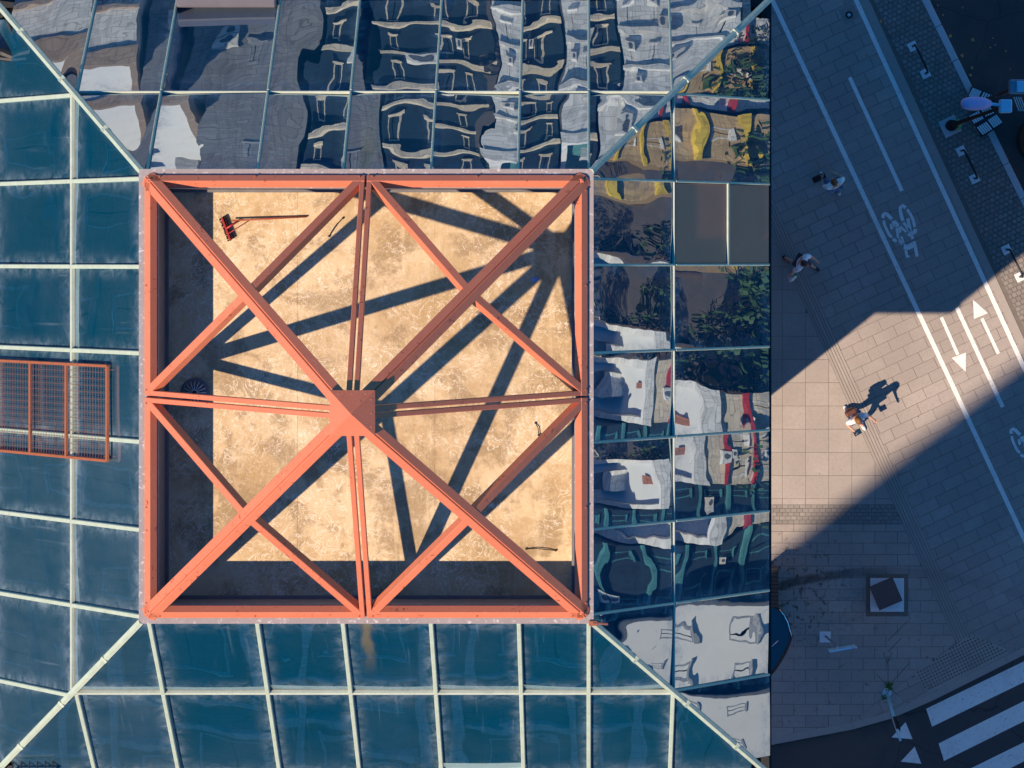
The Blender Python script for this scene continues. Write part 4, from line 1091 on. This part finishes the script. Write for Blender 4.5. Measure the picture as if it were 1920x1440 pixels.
for nm, c in (('w_cream', (.66, .56, .42)), ('w_white', (.74, .71, .66)), ('w_ochre', (.52, .36, .18)), ('w_brick', (.36, .15, .09)), ('w_grey', (.30, .31, .33)),
              ('w_tan', (.42, .31, .22)), ('w_concrete', (.24, .24, .25)), ('w_navy', (.012, .035, .06)), ('w_brown', (.20, .13, .11)), ('w_pink', (.55, .36, .30)), ('w_teal', (.06, .22, .24)), ('w_slate', (.10, .12, .15)), ('roof_tile', (.33, .12, .07)), ('roof_flat', (.10, .105, .115)), ('roof_white', (.66, .66, .65)), ('roof_teal', (.08, .24, .24)),
              ('awning_red', (.50, .03, .04)), ('awning_yellow', (.72, .50, .06)), ('awning_green', (.03, .26, .16)), ('stone_pale', (.55, .54, .52))): wallmat(nm, c)
for nm, c in (('w_plain', (.70, .67, .62)), ('roof_white', (.66, .66, .65))): M[nm] = simple(nm, c, .85, var=.10, scale=.5, bump=.2, fine=6, alt=mul(c, .82), altf=(.58, .75))
M['win'] = simple('window_glass', (.015, .03, .045), .06, var=.3, scale=.3, bump=0, spec=.7)
WIN = {}
def win_mesh(w, h, frame):
    k = (round(w, 2), round(h, 2), frame)
    if k not in WIN:
        b = MB(); fr = .09
        b.box((-w/2, -.02, 0), (w/2, .06, fr)).box((-w/2, -.02, h-fr), (w/2, .06, h)).box((-w/2, -.02, fr), (-w/2+fr, .06, h-fr)).box((w/2-fr, -.02, fr), (w/2, .06, h-fr))
        b.box((-.03, 0, fr), (.03, .05, h-fr)); b.box((-w/2-.1, -.14, -.08), (w/2+.1, .06, -.005))
        b.add([(-w/2+fr, .03, fr), (w/2-fr, .03, fr), (w/2-fr, .03, h-fr), (-w/2+fr, .03, h-fr)], [(0, 1, 2, 3)], 1)
        WIN[k] = b.me('window', [frame, 'win'])
    return WIN[k]
_b = MB().box((-.40, -.42, 0), (.40, -.06, .55)); _b.tube([(0, -.43, .28), (0, -.425, .28)], .21, 14, 1); _b.box((-.4, -.06, .05), (-.34, .0, .12)).box((.34, -.06, .05), (.4, .0, .12))
AC = _b.me('air_conditioner', ['w_white', 'w_slate'])
def building(name, label, x0, y0, x1, y1, h, wall, roof, faces, fw=2.6, fh=3.3, ww=1.2, wh=1.7, frame='w_white', pitched=False, bands=None, fins=None):
    e = empty(name, ((x0+x1)/2, (y0+y1)/2, -.13)); tag(e, label, 'building', 'buildings around the tower')
    MB().box((x0, y0, -.13), (x1, y1, h)).build('wall', wall, e)
    if pitched:
        o_ = .5; zr = h + min(x1-x0, y1-y0)*.28
        if x1-x0 > y1-y0: r0, r1 = ((x0-o_, (y0+y1)/2, zr), (x1+o_, (y0+y1)/2, zr))
        else: r0, r1 = (((x0+x1)/2, y0-o_, zr), ((x0+x1)/2, y1+o_, zr))
        c = [(x0-o_, y0-o_, h+.02), (x1+o_, y0-o_, h+.02), (x1+o_, y1+o_, h+.02), (x0-o_, y1+o_, h+.02), r0, r1]
        f = [(0,1,5,4), (1,2,5), (2,3,4,5), (3,0,4), (3,2,1,0)] if x1-x0 > y1-y0 else [(0,1,4), (1,2,5,4), (2,3,5), (3,0,4,5), (3,2,1,0)]
        MB().add(c, f).build('roof', roof, e)
    else:
        rf = MB().box((x0+.3, y0+.3, h), (x1-.3, y1-.3, h+.12)).build('roof', roof, e)
        for a_ in ((x0-.2, y0-.2, x1+.2, y0+.28), (x0-.2, y1-.28, x1+.2, y1+.2), (x0-.2, y0+.28, x0+.28, y1-.28), (x1-.28, y0+.28, x1+.2, y1-.28)):
            MB().box((a_[0], a_[1], h+.002), (a_[2], a_[3], h+.9)).build('parapet', frame, e)
        for i in range(8 if roof in ('roof_white', 'roof_teal') else 3):
            cx_, cy_ = random.uniform(x0+1, x1-1), random.uniform(y0+2, y1-2); s_ = random.uniform(.4, 1.1)
            MB().box((cx_-s_, cy_-s_*.7, h+.12), (cx_+s_, cy_+s_*.7, h+.12+s_)).build('roof_unit', random.choice(('stone_pale', 'w_grey', 'awning_green', 'w_white', 'w_slate', 'w_brick')), e)
    for fc in faces:
        L_ = (x1-x0) if fc in 'NS' else (y1-y0); nc = max(1, int((L_-1.2)/fw)); nr = int((h-1)/fh)
        rot = {'S': 0, 'E': math.pi/2, 'N': math.pi, 'W': -math.pi/2}[fc]
        for r_ in range(nr):
            z = .9 + r_*fh
            for c_ in range(nc):
                s_ = -L_/2 + (c_+.5)*L_/nc
                loc = {'S': ((x0+x1)/2 + s_, y0, z), 'N': ((x0+x1)/2 - s_, y1, z), 'E': (x1, (y0+y1)/2 + s_, z), 'W': (x0, (y0+y1)/2 - s_, z)}[fc]
                o = link('window', win_mesh(ww, wh, frame), e, loc=loc, rot=(0, 0, rot))
            if bands:
                t_ = .30; bz = z + wh + .30
                bb = {'S': ((x0-.1, y0-t_, bz), (x1+.1, y0-.002, bz+.22)), 'N': ((x0-.1, y1+.002, bz), (x1+.1, y1+t_, bz+.22)), 'E': ((x1+.002, y0-.1, bz), (x1+t_, y1+.1, bz+.22)), 'W': ((x0-t_, y0-.1, bz), (x0-.002, y1+.1, bz+.22))}[fc]
                MB().box(*bb).build('string_course', bands, e)
        if not fins and fc in 'SW' and h < 45:
            for i in range(7):
                s_ = random.uniform(-L_/2+.6, L_/2-.6); z = random.uniform(.35, .95)*h
                loc = {'S': ((x0+x1)/2 + s_, y0, z), 'W': (x0, (y0+y1)/2 + s_, z)}[fc]
                link('air_conditioner', AC, e, loc=loc, rot=(0, 0, rot))
        if fins:
            for c_ in range(nc+1):
                s_ = -L_/2 + c_*L_/nc; d_ = .5
                bb = {'S': (((x0+x1)/2+s_-.2, y0-d_, 0), ((x0+x1)/2+s_+.2, y0-.002, h)), 'N': (((x0+x1)/2+s_-.2, y1+.002, 0), ((x0+x1)/2+s_+.2, y1+d_, h)),
                      'E': ((x1+.002, (y0+y1)/2+s_-.2, 0), (x1+d_, (y0+y1)/2+s_+.2, h)), 'W': ((x0-d_, (y0+y1)/2+s_-.2, 0), (x0-.002, (y0+y1)/2+s_+.2, h))}[fc]
                MB().box(*bb).build('pilaster', fins, e)
    return e
# south: the tall block whose long shadow crosses the plaza; its near corner sits on the shadow line
ln = V2(1700, 893); back = Vector((math.cos(AZ), math.sin(AZ))) * 47
sx0, sy1 = ln.x - back.x, ln.y - back.y
building('office_block', 'tall slate office block with pale pilasters south of the tower', sx0, sy1 - 26, sx0 + 44, sy1, 62, 'w_slate', 'roof_flat', 'N', 3.4, 4.2, 1.9, 2.6, 'w_grey', bands='w_grey', fins='w_grey')
building('apartment_block', 'dark brown apartment block west of the tower', -66, -22, -44, 34, 34, 'w_brown', 'roof_flat', 'E', 3.6, 3.6, 1.4, 2.0, 'w_grey', bands='w_slate')
building('warehouse', 'low grey building north-west of the tower', -92, 40, -40, 70, 22, 'w_grey', 'roof_flat', 'ES', 4, 3.6)
# north row, sunlit fronts
NB = [(-42, 58, -22, 78, 24, 'w_tan', 'roof_flat', 0, 'w_brown', 'tan flat-roofed house'), (-21.5, 54, -13, 76, 18, 'w_white', 'roof_white', 0, 'w_tan', 'low white house with white roof'),
      (-12.5, 57, -7.5, 76, 33, 'w_concrete', 'roof_flat', 0, 'w_grey', 'plain grey concrete block'), (-7, 55, -1.2, 78, 31, 'w_navy', 'roof_flat', 0, 'w_cream', 'dark blue block with cream bands'),
      (-.8, 52, 4.2, 74, 22, 'w_white', 'roof_teal', 0, 'w_white', 'white house with teal roof'), (4.6, 57, 12, 76, 38, 'w_cream', 'roof_flat', 0, 'w_white', 'tall cream house'), (12.5, 60, 26, 80, 25, 'w_pink', 'roof_tile', 1, 'w_white', 'pink house with tiled roof'),
      (-44, 104, -22, 124, 30, 'w_ochre', 'roof_tile', 1, 'w_white', 'ochre block with tiled roof'), (-20, 100, 2, 126, 36, 'w_white', 'roof_flat', 0, 'w_navy', 'white block with dark bands'), (4, 104, 34, 126, 31, 'w_brick', 'roof_tile', 1, 'w_cream', 'red brick block with tiled roof'), (-50, 150, 60, 175, 52, 'w_slate', 'roof_flat', 0, 'w_tan', 'long slate block')]
for (x0, y0, x1, y1, h, w, rf, pt, bd, lb) in NB:
    far = y0 > 99
    x0, x1 = x0*1.12, x1*1.12; k_ = 44 if far else 10; y0 += k_; y1 += k_; h = h*1.18 if not far else h*1.1
    big_ = w == 'w_concrete'
    building('town_house', lb + (' in the far row' if far else '') + ' north of the tower', x0, y0, x1, y1, h, w, rf, 'S', 3.4 if big_ else (2.6 if far else 1.35), 6.0 if big_ else (3.2 if far else 2.3), 1.2 if far else .75, 1.7 if far else 1.25, bd if bd in ('w_cream', 'w_white', 'w_tan') else 'w_grey', bool(pt), bands=None if big_ else bd)
EB = [(57, -44, 74, -11, 38, 'w_plain', 'roof_flat', 0, 'w_white', 'plain white block'), (60, -10.6, 76, -7, 28, 'w_navy', 'roof_flat', 0, 'w_teal', 'narrow dark blue house with teal bands'), (55, -6.6, 76, -3, 19, 'w_cream', 'roof_white', 0, 'awning_red', 'low cream house with white roof and red bands'),
      (61, -2.6, 80, 1.6, 10, 'w_tan', 'roof_tile', 1, 'w_teal', 'low tan house with tiled roof'), (57, 2, 76, 5.2, 36, 'w_ochre', 'roof_flat', 0, 'awning_yellow', 'narrow ochre house with yellow bands'), (58, 5.6, 78, 12, 29, 'w_white', 'roof_flat', 0, 'awning_red', 'white house with red bands'), (58, 12.4, 78, 22, 33, 'w_brown', 'roof_flat', 0, 'w_cream', 'brown flat-roofed block'),
      (100, -45, 122, -20, 30, 'w_cream', 'roof_tile', 1, 'w_white', 'cream block with tiled roof'), (98, -18, 124, 4, 35, 'w_slate', 'roof_flat', 0, 'w_cream', 'slate flat-roofed block'), (102, 8, 126, 34, 31, 'w_pink', 'roof_flat', 0, 'w_white', 'pink flat-roofed block'), (150, -60, 175, 60, 55, 'w_slate', 'roof_flat', 0, 'w_tan', 'long slate block')]
for (x0, y0, x1, y1, h, w, rf, pt, bd, lb) in EB:
    far = x0 > 95; y0, y1 = y0*1.12, y1*1.12; k_ = 44 if far else 10; x0 += k_; x1 += k_; h = h*1.18 if not far else h*1.1; big_ = lb == 'plain white block'
    building('town_house', lb + (' in the far row' if far else '') + ' east of the tower', x0, y0, x1, y1, h, w, rf, 'W', 2.2 if big_ else (2.6 if far else 1.35), 3.4 if big_ else (3.2 if far else 2.3), 1.2 if far else .75, 1.7 if far else 1.25, 'w_grey' if big_ else ('w_white' if bd.startswith('awn') else bd), bool(pt), bands=None if big_ else bd)
# trees on the eastern and northern streets
def crown_mesh(seed):
    rs = random.Random(seed); v, f = [], []
    cl = [(Vector((rs.gauss(0, 1.5), rs.gauss(0, 1.5), rs.uniform(-1.5, 2.2))), rs.uniform(.9, 1.7)) for _ in range(16)]
    for c, r in cl:
        for i in range(420):
            d = Vector((rs.gauss(0, 1), rs.gauss(0, 1), rs.gauss(0, 1))).normalized(); p = c + d*r*rs.uniform(.6, 1.05)
            a = Vector((rs.gauss(0, 1), rs.gauss(0, 1), rs.gauss(0, .6))).normalized(); b_ = a.orthogonal().normalized(); s = rs.uniform(.07, .14); k = len(v)
            v += [p - a*s, p + b_*s*.6, p + a*s, p - b_*s*.6]; f.append((k, k+1, k+2, k+3))
    return mesh('crown', v, f, 'leaf')
def trunk_mesh():
    b = MB().tube([(0, 0, 0), (.05, 0, 2), (0, .08, 4), (.05, 0, 6)], [.28, .2, .15, .07], 8)
    for k in range(5):
        g = k*1.26; b.tube([(0, 0, 3.2 + .3*k), (math.cos(g)*1.0, math.sin(g)*1.0, 4.6 + .3*k), (math.cos(g)*1.7, math.sin(g)*1.7, 5.6 + .2*k)], [.09, .06, .03], 6)
    return b.me('trunk', 'bark')
CM = [crown_mesh(s) for s in (1, 2, 3)]; TMS = trunk_mesh()
for i, (x, y, s) in enumerate([(92, -24, 1.5), (93, -18, 1.4), (92, 18, 1.6), (94, 24, 1.5), (95, 10, 1.5), (96, -6, 1.7), (66, -1.6, 2.3), (68, 1.2, 2.2), (70, -3.0, 1.9), (-40, 58, 1.1), (-26, 57, 1.2), (14, 58, 1.1), (24, 60, 1.2), (-34, 96, 1.4), (-4, 104, 1.6), (126, -15, 2.0), (128, 3, 2.1), (127, 20, 2.0), (126, -28, 2.0)]):
    e = empty('street_tree', (x, y, -.13), i*1.3); e.scale = (s, s, s)
    tag(e, 'leafy street tree %s of the tower' % ('east' if x > 40 else 'north'), 'tree', 'street trees east of the tower' if x > 40 else 'street trees north of the tower')
    link('trunk', TMS, e, world=False); link('crown', CM[i % 3], e, loc=(0, 0, 6.6), world=False)
